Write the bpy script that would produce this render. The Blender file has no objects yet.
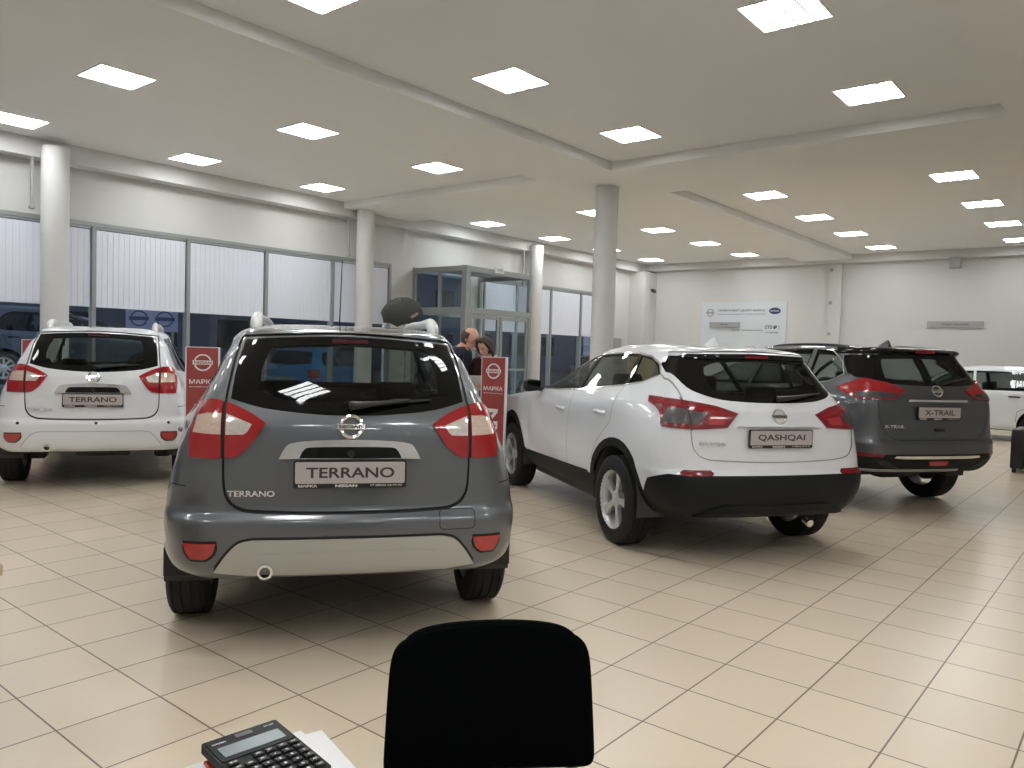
import bpy, bmesh, math, random
from mathutils import Vector, Matrix, Euler
from mathutils.bvhtree import BVHTree
random.seed(7)
SC = bpy.context.scene
COL = SC.collection
PI = math.pi
R = math.radians

# ------------------------------------------------------------------ helpers
def tag(o, label=None, cat=None, group=None, kind=None):
    if label: o['label'] = label
    if cat: o['category'] = cat
    if group: o['group'] = group
    if kind: o['kind'] = kind
    return o

def empty(name, loc=(0, 0, 0), rz=0.0):
    o = bpy.data.objects.new(name, None)
    o.empty_display_size = .1
    o.location = loc
    o.rotation_euler = (0, 0, rz)
    COL.objects.link(o)
    return o

def link_mesh(name, me, mats, parent=None):
    if not isinstance(mats, (list, tuple)): mats = [mats]
    if len(me.materials) == 0:
        for m in mats: me.materials.append(m)
    o = bpy.data.objects.new(name, me)
    COL.objects.link(o)
    if parent: o.parent = parent
    return o

def obj(name, bm, mats, parent=None, smooth=True, ang=35, recalc=False):
    if recalc: bmesh.ops.recalc_face_normals(bm, faces=bm.faces[:])
    bm.normal_update()
    for f in bm.faces: f.smooth = smooth
    if smooth:
        lim = R(ang)
        for e in bm.edges:
            if len(e.link_faces) == 2 and e.calc_face_angle(0) > lim: e.smooth = False
    me = bpy.data.meshes.new(name)
    bm.to_mesh(me); bm.free()
    return link_mesh(name, me, mats, parent)

def BM(): return bmesh.new()

def box(bm, c, s, bev=0.0, seg=2, rot=None, mi=0):
    r = bmesh.ops.create_cube(bm, size=1.0)
    vs = r['verts']
    bmesh.ops.scale(bm, vec=Vector(s), verts=vs)
    if bev > 0:
        es = list({e for v in vs for e in v.link_edges})
        rr = bmesh.ops.bevel(bm, geom=es, offset=bev, segments=seg, profile=.5, affect='EDGES')
        vs = list({v for f in rr['faces'] for v in f.verts} | {v for v in vs if v.is_valid})
    if rot is not None: bmesh.ops.rotate(bm, cent=(0, 0, 0), matrix=rot, verts=vs)
    bmesh.ops.translate(bm, vec=Vector(c), verts=vs)
    if mi:
        for f in {f for v in vs for f in v.link_faces}: f.material_index = mi
    return vs

def bb(bm, x0, x1, y0, y1, z0, z1, bev=0.0, seg=2, mi=0):
    return box(bm, ((x0+x1)/2, (y0+y1)/2, (z0+z1)/2), (abs(x1-x0), abs(y1-y0), abs(z1-z0)), bev, seg, None, mi)

def cyl(bm, p, q, r, r2=None, n=20, caps=True):
    p = Vector(p); q = Vector(q); d = q-p; L = d.length
    M = Matrix.Translation((p+q)/2) @ d.to_track_quat('Z', 'Y').to_matrix().to_4x4()
    return bmesh.ops.create_cone(bm, cap_ends=caps, segments=n, radius1=r, radius2=r if r2 is None else r2, depth=L, matrix=M)['verts']

def lathe(bm, prof, n=32, M=None, closed=False):
    # prof: list (r, a) a along local X axis, revolve around X
    rings = []
    for r, a in prof:
        ring = []
        for k in range(n):
            t = 2*PI*k/n
            v = Vector((a, r*math.cos(t), r*math.sin(t)))
            if M is not None: v = M @ v
            ring.append(bm.verts.new(v))
        rings.append(ring)
    m = len(rings)
    for i in range(m if closed else m-1):
        A = rings[i]; B = rings[(i+1) % m]
        for k in range(n):
            bm.faces.new((A[k], A[(k+1) % n], B[(k+1) % n], B[k]))
    return rings

def tube(bm, pts, r, n=10, closed=False, rads=None, sx=1.0):
    pts = [Vector(p) for p in pts]
    m = len(pts); rings = []
    up = Vector((0, 0, 1))
    for i, p in enumerate(pts):
        a = pts[i-1] if (i > 0 or closed) else p
        b = pts[(i+1) % m] if (i < m-1 or closed) else p
        t = (b-a).normalized()
        u = up if abs(t.dot(up)) < .95 else Vector((1, 0, 0))
        s = t.cross(u).normalized(); w = s.cross(t).normalized()
        rr = rads[i] if rads else r
        rings.append([bm.verts.new(p + s*rr*sx*math.cos(2*PI*k/n) + w*rr*math.sin(2*PI*k/n)) for k in range(n)])
    for i in range(m if closed else m-1):
        A = rings[i]; B = rings[(i+1) % m]
        for k in range(n):
            bm.faces.new((A[k], A[(k+1) % n], B[(k+1) % n], B[k]))
    if not closed:
        bm.faces.new(rings[0][::-1]); bm.faces.new(rings[-1])

def smooth_path(pts, k=6):
    P = [Vector(p) for p in pts]; out = []
    for i in range(len(P)-1):
        p0 = P[max(i-1, 0)]; p1 = P[i]; p2 = P[i+1]; p3 = P[min(i+2, len(P)-1)]
        for j in range(k):
            t = j/k
            out.append(.5*((2*p1) + (p2-p0)*t + (2*p0-5*p1+4*p2-p3)*t*t + (3*p1-p0-3*p2+p3)*t**3))
    out.append(P[-1])
    return out

def prism(bm, poly, y0, y1, axes='xz', M=None):
    def mk(u, v, w):
        p = {'xz': Vector((u, w, v)), 'yz': Vector((w, u, v)), 'xy': Vector((u, v, w))}[axes]
        return M @ p if M is not None else p
    A = [bm.verts.new(mk(u, v, y0)) for u, v in poly]
    B = [bm.verts.new(mk(u, v, y1)) for u, v in poly]
    n = len(poly)
    f1 = bm.faces.new(A); f2 = bm.faces.new(B[::-1]); fs = [f1, f2]
    for i in range(n): fs.append(bm.faces.new((A[i], B[i], B[(i+1) % n], A[(i+1) % n])))
    bmesh.ops.recalc_face_normals(bm, faces=fs)
    return fs

def rrect(x0, x1, y0, y1, r, n=5):
    out = []
    for cx, cy, a0 in ((x1-r, y1-r, 0), (x0+r, y1-r, 90), (x0+r, y0+r, 180), (x1-r, y0+r, 270)):
        for k in range(n+1):
            a = R(a0+90*k/n); out.append((cx+r*math.cos(a), cy+r*math.sin(a)))
    return out

# ------------------------------------------------------------------ materials
def nodes(name):
    m = bpy.data.materials.new(name); m.use_nodes = True
    nt = m.node_tree
    return m, nt, nt.nodes['Principled BSDF']

def pm(name, col, rough=.5, metal=0.0, coat=0.0, spec=.5, noise=0.0, nscale=30, bump=0.0, bscale=200, emit=None, estr=0, sheen=0):
    m, nt, b = nodes(name)
    c = (col[0], col[1], col[2], 1)
    b.inputs['Base Color'].default_value = c
    b.inputs['Roughness'].default_value = rough
    b.inputs['Metallic'].default_value = metal
    b.inputs['Coat Weight'].default_value = coat
    b.inputs['Coat Roughness'].default_value = .03
    b.inputs['Specular IOR Level'].default_value = spec
    if sheen: b.inputs['Sheen Weight'].default_value = sheen
    if emit:
        b.inputs['Emission Color'].default_value = (*emit, 1); b.inputs['Emission Strength'].default_value = estr
    if noise > 0 or bump > 0:
        tc = nt.nodes.new('ShaderNodeTexCoord')
    if noise > 0:
        n = nt.nodes.new('ShaderNodeTexNoise'); n.inputs['Scale'].default_value = nscale; n.inputs['Detail'].default_value = 4
        nt.links.new(tc.outputs['Object'], n.inputs['Vector'])
        r = nt.nodes.new('ShaderNodeMapRange'); r.inputs['To Min'].default_value = 1-noise; r.inputs['To Max'].default_value = 1+noise
        nt.links.new(n.outputs['Fac'], r.inputs['Value'])
        mx = nt.nodes.new('ShaderNodeVectorMath'); mx.operation = 'SCALE'; mx.inputs[0].default_value = col
        nt.links.new(r.outputs[0], mx.inputs['Scale']); nt.links.new(mx.outputs[0], b.inputs['Base Color'])
    if bump > 0:
        n2 = nt.nodes.new('ShaderNodeTexNoise'); n2.inputs['Scale'].default_value = bscale
        nt.links.new(tc.outputs['Object'], n2.inputs['Vector'])
        bp = nt.nodes.new('ShaderNodeBump'); bp.inputs['Strength'].default_value = bump; bp.inputs['Distance'].default_value = .002
        nt.links.new(n2.outputs['Fac'], bp.inputs['Height']); nt.links.new(bp.outputs[0], b.inputs['Normal'])
    return m

def glass(name, tint, refl=1.0, rough=0.0):
    m = bpy.data.materials.new(name); m.use_nodes = True; nt = m.node_tree; nt.nodes.clear()
    o = nt.nodes.new('ShaderNodeOutputMaterial'); mx = nt.nodes.new('ShaderNodeMixShader')
    t = nt.nodes.new('ShaderNodeBsdfTransparent'); t.inputs[0].default_value = (*tint, 1)
    g = nt.nodes.new('ShaderNodeBsdfGlossy'); g.inputs['Roughness'].default_value = rough
    lw = nt.nodes.new('ShaderNodeLayerWeight'); lw.inputs[0].default_value = .5
    pw = nt.nodes.new('ShaderNodeMath'); pw.operation = 'POWER'; pw.inputs[1].default_value = 5
    ml = nt.nodes.new('ShaderNodeMath'); ml.operation = 'MULTIPLY_ADD'; ml.inputs[1].default_value = .95*refl; ml.inputs[2].default_value = .045*refl
    nt.links.new(lw.outputs['Facing'], pw.inputs[0]); nt.links.new(pw.outputs[0], ml.inputs[0]); nt.links.new(ml.outputs[0], mx.inputs[0])
    nt.links.new(t.outputs[0], mx.inputs[1]); nt.links.new(g.outputs[0], mx.inputs[2]); nt.links.new(mx.outputs[0], o.inputs[0])
    return m

def paint(name, col, metal=.0, rough=.35, flake=0.0):
    m = pm(name, col, rough=rough, metal=metal, coat=1.0, noise=flake, nscale=900)
    return m

WALLC = (.60, .60, .59)
M = {}
M['wall'] = pm('wall_paint', WALLC, .7, bump=.15, bscale=60, noise=.015, nscale=2)
M['ceil'] = pm('ceiling_paint', (.76, .76, .745), .8, noise=.01, nscale=1.5)
M['alu'] = pm('grey_aluminium_frame', (.33, .355, .355), .42, .5, noise=.03, nscale=20)
M['alulight'] = pm('pale_aluminium', (.5, .52, .52), .4, .5)
M['blind'] = pm('blind_fabric', (.74, .77, .86), .75, noise=.03, nscale=15, bump=.2, bscale=400)
M['glass'] = glass('window_glass', (.88, .93, .96), 1.0)
M['lampw'] = pm('lamp_tube', (1, 1, 1), .5, emit=(.97, .99, 1.0), estr=30)
M['lampf'] = pm('lamp_housing', (.8, .8, .8), .35, .3)
M['black'] = pm('black_plastic', (.012, .012, .013), .45, noise=.1, nscale=60)
M['seam'] = pm('dark_seam', (.008, .008, .009), .7)
M['clad'] = pm('dark_grey_cladding', (.0085, .0105, .011), .55, spec=.25, bump=.15, bscale=900)
M['rubber'] = pm('tyre_rubber', (.007, .0075, .008), .75, bump=.2, bscale=300)
M['chrome'] = pm('chrome', (.85, .86, .87), .08, 1.0)
M['silver'] = pm('silver_trim', (.74, .74, .73), .33, .45)
M['satin'] = pm('satin_silver_plastic', (.47, .47, .45), .42, .35)
M['rim'] = pm('alloy_rim', (.62, .63, .64), .35, .45)
M['red'] = pm('red_lens', (.33, .005, .010), .15, coat=.6)
M['dred'] = pm('dark_red_lens', (.20, .006, .014), .22, coat=.3)
M['ddred'] = pm('unlit_brake_light', (.06, .006, .010), .2)
M['clear'] = pm('clear_lens', (.68, .64, .60), .15, .25, coat=1.0, noise=.25, nscale=70)
M['amber'] = pm('amber_clear_lens', (.72, .55, .46), .15, .2, coat=1.0, noise=.25, nscale=60)
M['smoke'] = pm('smoked_lens', (.075, .065, .07), .3, .1, noise=.5, nscale=60)
M['refl'] = pm('red_reflector', (.42, .03, .03), .2, coat=.8)
M['priv'] = glass('privacy_glass', (.42, .46, .45), .8)
M['tint'] = glass('tinted_glass', (.66, .72, .70), .8)
M['frit'] = pm('black_glass_border', (.002, .0025, .003), .04, spec=.35)
M['trim'] = pm('cabin_lining', (.06, .06, .058), .85)
M['seat'] = pm('car_seat_fabric', (.022, .022, .024), .9, bump=.3, bscale=500)
M['plate'] = pm('plate_face', (.47, .43, .43), .45, noise=.04, nscale=50)
M['ink'] = pm('dark_ink', (.05, .025, .03), .5)
M['white'] = pm('white_print', (.80, .78, .78), .5)
M['redpanel'] = pm('red_board', (.32, .055, .052), .5, noise=.03, nscale=8)
M['chairfab'] = pm('black_chair_fabric', (.0016, .0020, .0022), .95, spec=.05, bump=.5, bscale=700)
M['paper'] = pm('paper', (.80, .79, .80), .7, noise=.02, nscale=10)
M['wood'] = pm('light_wood', (.62, .46, .30), .5, noise=.12, nscale=12)
M['calc'] = pm('calculator_plastic', (.016, .019, .021), .5, spec=.2)
M['calcface'] = pm('calculator_fascia', (.008, .010, .011), .35, spec=.15)
M['key'] = pm('calculator_key', (.016, .017, .018), .3)
M['lcd'] = pm('lcd_panel', (.19, .235, .25), .25)
M['solar'] = pm('solar_cell', (.07, .06, .06), .3)
M['desk'] = pm('white_desk_top', (.72, .71, .69), .45)
M['umb'] = pm('umbrella_cloth', (.028, .030, .028), .8)
M['skin'] = pm('skin', (.60, .33, .25), .55, noise=.06, nscale=30)
M['hair'] = pm('dark_brown_hair', (.035, .018, .012), .6, bump=.6, bscale=300)
M['hair2'] = pm('short_greying_hair', (.10, .065, .05), .8)
M['navy'] = pm('navy_jacket_cloth', (.012, .017, .032), .85, noise=.2, nscale=25)
M['jeans'] = pm('blue_denim', (.10, .14, .20), .85, noise=.2, nscale=40)
M['maroon'] = pm('maroon_jacket_cloth', (.06, .014, .018), .85, noise=.2, nscale=30)
M['scarf'] = pm('grey_beige_scarf', (.36, .32, .28), .9, noise=.2, nscale=40)
M['eye'] = pm('eye_dark', (.03, .02, .02), .3)
M['lip'] = pm('lip', (.42, .15, .13), .5)
M['asphalt'] = pm('asphalt', (.05, .055, .065), .85, noise=.3, nscale=3)
M['facade'] = pm('far_facade', (.16, .18, .24), .8, noise=.2, nscale=1)
M['bannerw'] = pm('banner_print', (.62, .67, .71), .5)
M['signgrey'] = pm('sign_panel_grey', (.36, .36, .36), .45, .2)
M['grey'] = pm('mid_grey_plastic', (.33, .34, .33), .6)
M['darkblue'] = pm('dark_blue_enamel', (.03, .05, .17), .35)
M['exitgreen'] = pm('green_sign_face', (.35, .55, .45), .5)
M['boardblue'] = pm('pale_blue_board', (.36, .39, .56), .5, emit=(.36, .40, .62), estr=.10)
P = {}
P['grey'] = paint('grey_metallic_paint', (.125, .137, .152), .55, .36, .05)
P['white'] = paint('white_paint', (.77, .79, .83), 0, .35)
P['xgrey'] = paint('gunmetal_paint', (.080, .088, .097), .55, .36, .05)
P['blue'] = paint('blue_paint', (.02, .28, .62), .2, .3)
P['navy'] = paint('navy_paint', (.09, .12, .17), .3, .35)
P['pale'] = paint('pale_blue_grey_paint', (.30, .36, .48), .3, .35)

# ------------------------------------------------------------------ text cache
TXT = {}
def text_mesh(s, bold=0.0, ext=0.0):
    key = (s, bold, ext)
    if key in TXT: return TXT[key]
    cu = bpy.data.curves.new('txt', 'FONT'); cu.body = s; cu.offset = bold; cu.extrude = ext
    cu.resolution_u = 3
    o = bpy.data.objects.new('txt', cu); COL.objects.link(o)
    dg = bpy.context.evaluated_depsgraph_get(); dg.update()
    me = bpy.data.meshes.new_from_object(o.evaluated_get(dg))
    bpy.data.objects.remove(o); bpy.data.curves.remove(cu)
    xs = [v.co.x for v in me.vertices]; ys = [v.co.y for v in me.vertices]
    TXT[key] = (me, min(xs), max(xs), min(ys), max(ys))
    return TXT[key]

def add_text(bm, s, w, h, Mx, bold=.012, ext=.0, mi=0):
    """letters in local xy plane centred, scaled to w x h, then Mx"""
    me, x0, x1, y0, y1 = text_mesh(s, bold, 0.0)
    t = bmesh.new(); t.from_mesh(me)
    sx = w/(x1-x0); sy = h/(y1-y0)
    for v in t.verts:
        v.co = Vector(((v.co.x-(x0+x1)/2)*sx, (v.co.y-(y0+y1)/2)*sy, v.co.z))
    if ext > 0:
        r = bmesh.ops.extrude_face_region(t, geom=t.faces[:])
        for g in r['geom']:
            if isinstance(g, bmesh.types.BMVert): g.co.z += ext
    for v in t.verts: v.co = Mx @ v.co
    for f in t.faces: f.material_index = mi
    tmp = bpy.data.meshes.new('t'); t.to_mesh(tmp); t.free()
    bm.from_mesh(tmp); bpy.data.meshes.remove(tmp)

def logo(bm, d, Mx, th=.004, ring=.13, bar=True):
    """ring with a crossing bar, diameter d in local xy plane"""
    n = 36; ro = d/2; ri = ro*(1-ring*2)
    a0, a1 = 0.30, PI-0.30
    for s in (1, -1):
        m = n//2; prev = None
        for k in range(m+1):
            t = (a0 + (a1-a0)*k/m)*s
            c, q = math.cos(t), math.sin(t)
            vs = [bm.verts.new(Mx @ Vector((r_*c, r_*q, z_))) for r_, z_ in ((ro, 0), (ro, th*.6), ((ro+ri)/2, th), (ri, th*.6), (ri, 0))]
            if prev:
                for j in range(4): bm.faces.new((prev[j], vs[j], vs[j+1], prev[j+1]))
            prev = vs
    if bar:
        vs = box(bm, (0, 0, th*.6), (d*1.12, d*.24, th*1.2), th*.3, 1)
        for v in vs: v.co = Mx @ v.co

# ------------------------------------------------------------------ camera
CAMH = 1.4731
cam = bpy.data.cameras.new('camera'); co = bpy.data.objects.new('camera', cam); COL.objects.link(co)
yaw, pit, rol, foc = -0.6853, -0.04313, 0.0316, 783.9
F = Vector((math.sin(yaw)*math.cos(pit), math.cos(yaw)*math.cos(pit), math.sin(pit)))
r0 = Vector((math.cos(yaw), -math.sin(yaw), 0)); u0 = r0.cross(F)
Rv = r0*math.cos(rol) + u0*math.sin(rol); Uv = -r0*math.sin(rol) + u0*math.cos(rol)
co.matrix_world = Matrix(((Rv.x, Uv.x, -F.x, 0), (Rv.y, Uv.y, -F.y, 0), (Rv.z, Uv.z, -F.z, CAMH), (0, 0, 0, 1)))
cam.sensor_width = 36; cam.lens = foc/1024*36; cam.clip_start = .05; cam.clip_end = 200
SC.camera = co
SC.view_settings.view_transform = 'Standard'; SC.view_settings.look = 'None'
SC.view_settings.gamma = 1; SC.view_settings.exposure = 0.0
w = bpy.data.worlds.new('world'); SC.world = w; w.use_nodes = True
w.node_tree.nodes['Background'].inputs[0].default_value = (.12, .145, .20, 1)
w.node_tree.nodes['Background'].inputs[1].default_value = 1.25

# ------------------------------------------------------------------ room
def struct(name, bm, m, parent=None, smooth=False):
    o = obj(name, bm, m, parent, smooth)
    if parent is None: o['kind'] = 'structure'
    return o

def floor_mat():
    m, nt, b = nodes('floor_tiles')
    tc = nt.nodes.new('ShaderNodeTexCoord'); N = nt.nodes.new; L = nt.links.new
    sep = N('ShaderNodeSeparateXYZ'); L(tc.outputs['Object'], sep.inputs[0])
    S = .396
    def axis(out, off):
        a = N('ShaderNodeMath'); a.operation = 'SUBTRACT'; L(out, a.inputs[0]); a.inputs[1].default_value = off*S
        d = N('ShaderNodeMath'); d.operation = 'DIVIDE'; L(a.outputs[0], d.inputs[0]); d.inputs[1].default_value = S
        fr = N('ShaderNodeMath'); fr.operation = 'FRACT'; L(d.outputs[0], fr.inputs[0])
        fl = N('ShaderNodeMath'); fl.operation = 'FLOOR'; L(d.outputs[0], fl.inputs[0])
        q = N('ShaderNodeMath'); q.operation = 'SUBTRACT'; L(fr.outputs[0], q.inputs[0]); q.inputs[1].default_value = .5
        ab = N('ShaderNodeMath'); ab.operation = 'ABSOLUTE'; L(q.outputs[0], ab.inputs[0])
        return ab.outputs[0], fl.outputs[0]
    ax, fx = axis(sep.outputs[0], -10.83 + 30 - 60)
    ay, fy = axis(sep.outputs[1], 3.95 - 60)
    mxn = N('ShaderNodeMath'); mxn.operation = 'MAXIMUM'; L(ax, mxn.inputs[0]); L(ay, mxn.inputs[1])
    g = N('ShaderNodeMapRange'); g.inputs['From Min'].default_value = .488; g.inputs['From Max'].default_value = .494; L(mxn.outputs[0], g.inputs['Value'])
    cb = N('ShaderNodeCombineXYZ'); L(fx, cb.inputs[0]); L(fy, cb.inputs[1])
    wn = N('ShaderNodeTexWhiteNoise'); L(cb.outputs[0], wn.inputs['Vector'])
    ns = N('ShaderNodeTexNoise'); ns.inputs['Scale'].default_value = 5; ns.inputs['Detail'].default_value = 6; L(tc.outputs['Object'], ns.inputs['Vector'])
    v1 = N('ShaderNodeMapRange'); v1.inputs['To Min'].default_value = .955; v1.inputs['To Max'].default_value = 1.035; L(wn.outputs['Value'], v1.inputs['Value'])
    v2 = N('ShaderNodeMapRange'); v2.inputs['To Min'].default_value = .985; v2.inputs['To Max'].default_value = 1.015; L(ns.outputs['Fac'], v2.inputs['Value'])
    mu = N('ShaderNodeMath'); mu.operation = 'MULTIPLY'; L(v1.outputs[0], mu.inputs[0]); L(v2.outputs[0], mu.inputs[1])
    sc = N('ShaderNodeVectorMath'); sc.operation = 'SCALE'; sc.inputs[0].default_value = (.72, .615, .475); L(mu.outputs[0], sc.inputs['Scale'])
    mc = N('ShaderNodeMix'); mc.data_type = 'RGBA'; L(g.outputs[0], mc.inputs['Factor']); L(sc.outputs[0], mc.inputs['A']); mc.inputs['B'].default_value = (.15, .11, .075, 1)
    L(mc.outputs['Result'], b.inputs['Base Color'])
    rr = N('ShaderNodeMapRange'); rr.inputs['To Min'].default_value = .27; rr.inputs['To Max'].default_value = .31; L(ns.outputs['Fac'], rr.inputs['Value']); L(rr.outputs[0], b.inputs['Roughness'])
    bp = N('ShaderNodeBump'); bp.inputs['Distance'].default_value = .0006; bp.inputs['Strength'].default_value = .25; bp.invert = True
    L(g.outputs[0], bp.inputs['Height']); L(bp.outputs[0], b.inputs['Normal'])
    b.inputs['Specular IOR Level'].default_value = .45
    return m
XW, XE, YS, YB, ZC = -13.0, 4.5, -4.0, 22.4, 4.33
bm = BM(); bb(bm, XW-.2, XE+.2, YS-.2, YB+.2, -.12, 0); struct('floor', bm, floor_mat())
bm = BM(); bb(bm, XW-.2, XE+.2, YS-.2, YB+.2, ZC, ZC+.12); struct('ceiling', bm, M['ceil'])
WALLMULL = [-3.86+.0, -2.3, -.76, .78, 2.32, 3.86, 5.40, 6.96, 8.50, 10.04, 11.57]
MULL2 = [14.7, 16.0, 17.50, 18.96, 20.3]
WT = 3.27
bm = BM()
bb(bm, XW-.2, XW, YS, YB, WT, ZC)
bb(bm, XW-.2, XW, 11.57, 12.26, 0, WT)
bb(bm, XW-.2, XW, 14.2, 14.7, 0, WT); bb(bm, XW-.2, XW, 20.3, YB, 0, WT)
bb(bm, XW-.2, XW, YS, 11.57, 0, .25); bb(bm, XW-.2, XW, 14.7, 20.3, 0, .25)
struct('wall_left', bm, M['wall'])
bm = BM(); bb(bm, XW-.2, XE+.2, YB, YB+.2, 0, ZC); struct('wall_back', bm, M['wall'])
bm = BM(); bb(bm, XE, XE+.2, YS, YB, 0, ZC); struct('wall_right', bm, M['wall'])
bm = BM(); bb(bm, XW-.2, XE+.2, YS-.2, YS, 0, ZC); struct('wall_front', bm, M['wall'])
# beams
bm = BM(); bb(bm, -7.78, -6.43, YS, YB, 4.2, ZC); struct('trim_1', bm, M['ceil'])
bm = BM(); bb(bm, XW, -7.78, 10.05, 11.9, 4.2, ZC); struct('trim_2', bm, M['ceil'])
bm = BM(); bb(bm, -6.43, XE, 10.05, 11.9, 4.2, ZC); struct('trim_3', bm, M['ceil'])
bm = BM(); bb(bm, -1.38, XE, YS, 10.05, 4.2, ZC); struct('trim_4', bm, M['ceil'])
bm = BM(); bb(bm, XW, -12.7, YS, YB, 4.06, ZC); struct('trim_5', bm, M['wall'])
bm = BM(); bb(bm, -12.7, XE, YB-.3, YB, 4.12, ZC); struct('trim_6', bm, M['wall'])
bm = BM(); bb(bm, -7.05, -6.72, YB-.12, YB, 0, 4.12); struct('trim_7', bm, M['wall'])
bm = BM(); bb(bm, XW, -12.45, YB-.75, YB, 0, 4.06); struct('trim_8', bm, M['wall'])
# baseboards
bm = BM(); bb(bm, -12.45, XE, YB-.02, YB, 0, .09, .004, 1); struct('baseboard_back', bm, M['grey'])
bm = BM(); bb(bm, XW, XW+.02, YS, 11.57, 0, .09, .004, 1); struct('baseboard_left', bm, M['grey'])
# windows
def window(n, y0, y1, ml):
    f = BM(); xa, xb = XW-.10, XW+.03
    bb(f, xa, xb+.0, y0, y1, WT-.07, WT, .004, 1); bb(f, xa, xb, y0, y1, .25, .31, .004, 1)
    
    for y in ml: bb(f, xa, xb, y-.032, y+.032, .31, WT-.07, .004, 1)
    fr = obj('window_%d' % n, f, M['alu'], None, False); fr['kind'] = 'structure'
    for a, b in zip(ml[:-1], ml[1:]):
        g = BM(); bb(g, XW-.065, XW-.055, a+.03, b-.03, .3, WT-.06)
        obj('pane', g, M['glass'], fr, False)
window(1, YS, 11.6, WALLMULL); window(2, 14.67, 20.33, MULL2)
# blinds: one per bay
def blind(a, b, label):
    t = empty('vertical_blind', (XW-.01, (a+b)/2, WT-.1)); tag(t, label, 'blind', 'white vertical blinds')
    h = BM(); bb(h, -.03, .02, a-(a+b)/2+.04, b-(a+b)/2-.04, 0, .03, .004, 1); obj('headrail', h, M['alulight'], t, False)
    s = BM(); n = int((b-a-.1)/.085); w_ = b-a-.1
    for k in range(n):
        y = -w_/2 + w_*(k+.5)/n
        vs = box(s, (0, 0, -.62), (.004, .094, 1.21), 0, 1, Matrix.Rotation(R(5), 3, 'Z'))
        bmesh.ops.translate(s, vec=(0, y, 0), verts=vs)
        vs2 = box(s, (0.001, y, -1.215), (.008, .080, .02))
    obj('slats', s, M['blind'], t, False)
names = {2: 'far left bay of the long window, behind the round column', 1: ''}
BL = [(a, b) for a, b in zip(WALLMULL[:-1], WALLMULL[1:])]
desc = {3.86: 'pale vertical blind in the leftmost bay in view, behind the round column', 5.40: 'pale vertical blind in the wide bay over the white car at left',
        6.96: 'pale vertical blind above the red NISSAN stand between the two cars', 8.50: 'pale vertical blind in the bay behind the roof of the grey car',
        10.04: 'pale vertical blind partly behind the second round column', 2.32: 'pale vertical blind cut by the left edge of the photo'}
for a, b in BL: 
    if a > 2: blind(a, b, desc.get(a, 'pale vertical blind'))
d2 = ['pale vertical blind seen through the glass entrance, left of the third column', 'narrow pale blind right beside the third round column', 'pale vertical blind in the middle bay right of the glass entrance', 'pale vertical blind beside the free-standing round column']
for (a, b), l in zip(zip(MULL2[:-1], MULL2[1:]), d2): blind(a, b, l)

# round columns
def column(x, y, r, z1, lab):
    b_ = BM(); cyl(b_, (x, y, 0), (x, y, z1), r, n=40)
    o = obj('round_column', b_, M['wall']); o['kind'] = 'structure'
    return o
column(-12.52, 4.66, .185, 4.2, ''); column(-12.5, 10.45, .175, 4.2, ''); column(-12.55, 16.2, .175, 4.2, ''); column(-7.1, 11.0, .19, 4.2, ''); 
column(-7.1, -.6, .19, 4.2, '')
for o in [o for o in bpy.data.objects if o.name.startswith('round_column')]:
    o.name = 'trim_%d' % (20+int(o.name[-3:]) if o.name[-4:-3] == '.' else 20)
# thin conduits beside the columns
for nm, x, y, z0 in (('a', -12.72, 4.42, 3.35), ('b', -12.72, 10.2, 3.3), ('c', -12.72, 15.88, 3.2)):
    b_ = BM(); bb(b_, x-.02, x+.02, y-.02, y+.02, z0, 4.06, .004, 1); bb(b_, x-.035, x+.035, y-.035, y+.035, z0-.05, z0, .008, 1)
    o = obj('cable_conduit', b_, M['grey'])
    tag(o, {'a': 'thin grey cable conduit beside the column nearest the left edge', 'b': 'thin grey cable conduit left of the second column, over the grey car', 'c': 'thin grey cable conduit left of the column by the glass entrance'}[nm], 'conduit', 'cable conduits beside the columns')

# ceiling lamps
def lamp_proto():
    t = empty('ceiling_light', (0, 0, 0))
    f = BM()
    for s in (-1, 1):
        bb(f, s*.3-s*.012, s*.3, -.3, .3, -.012, .0, 0); bb(f, -.3, .3, s*.3-s*.012, s*.3, -.012, .0, 0)
    for k in (-1, 0, 1): bb(f, k*.145-.008, k*.145+.008, -.288, .288, -.010, -.0005, 0)
    obj('frame', f, M['lampf'], t, False)
    for k in range(4):
        x = (-1.5+k)*.145; d = BM(); bb(d, x-.052, x+.052, -.286, .286, -.006, -.001)
        obj('tube', d, M['lampw'], t, False)
    return t
def copy_tree(o, parent=None):
    c = o.copy(); COL.objects.link(c); c.parent = parent
    for ch in [q for q in KIDS.get(o.name, [])]:
        copy_tree(ch, c)
    return c
KIDS = {}
def kids_index():
    KIDS.clear()
    for q in bpy.data.objects:
        if q.parent: KIDS.setdefault(q.parent.name, []).append(q)
lp = lamp_proto(); kids_index()
LX = [-11.9, -8.96, -5.43, -2.5, .45, 3.2]; LY = [-1.0, 1.4, 3.95, 6.46, 8.92, 13.5, 16.07, 18.5, 21.0]
first = True
rown = ['window side row', 'row left of the long beam', 'row right of the long beam', 'right hand row', 'row over the desk', 'outer row']
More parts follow.
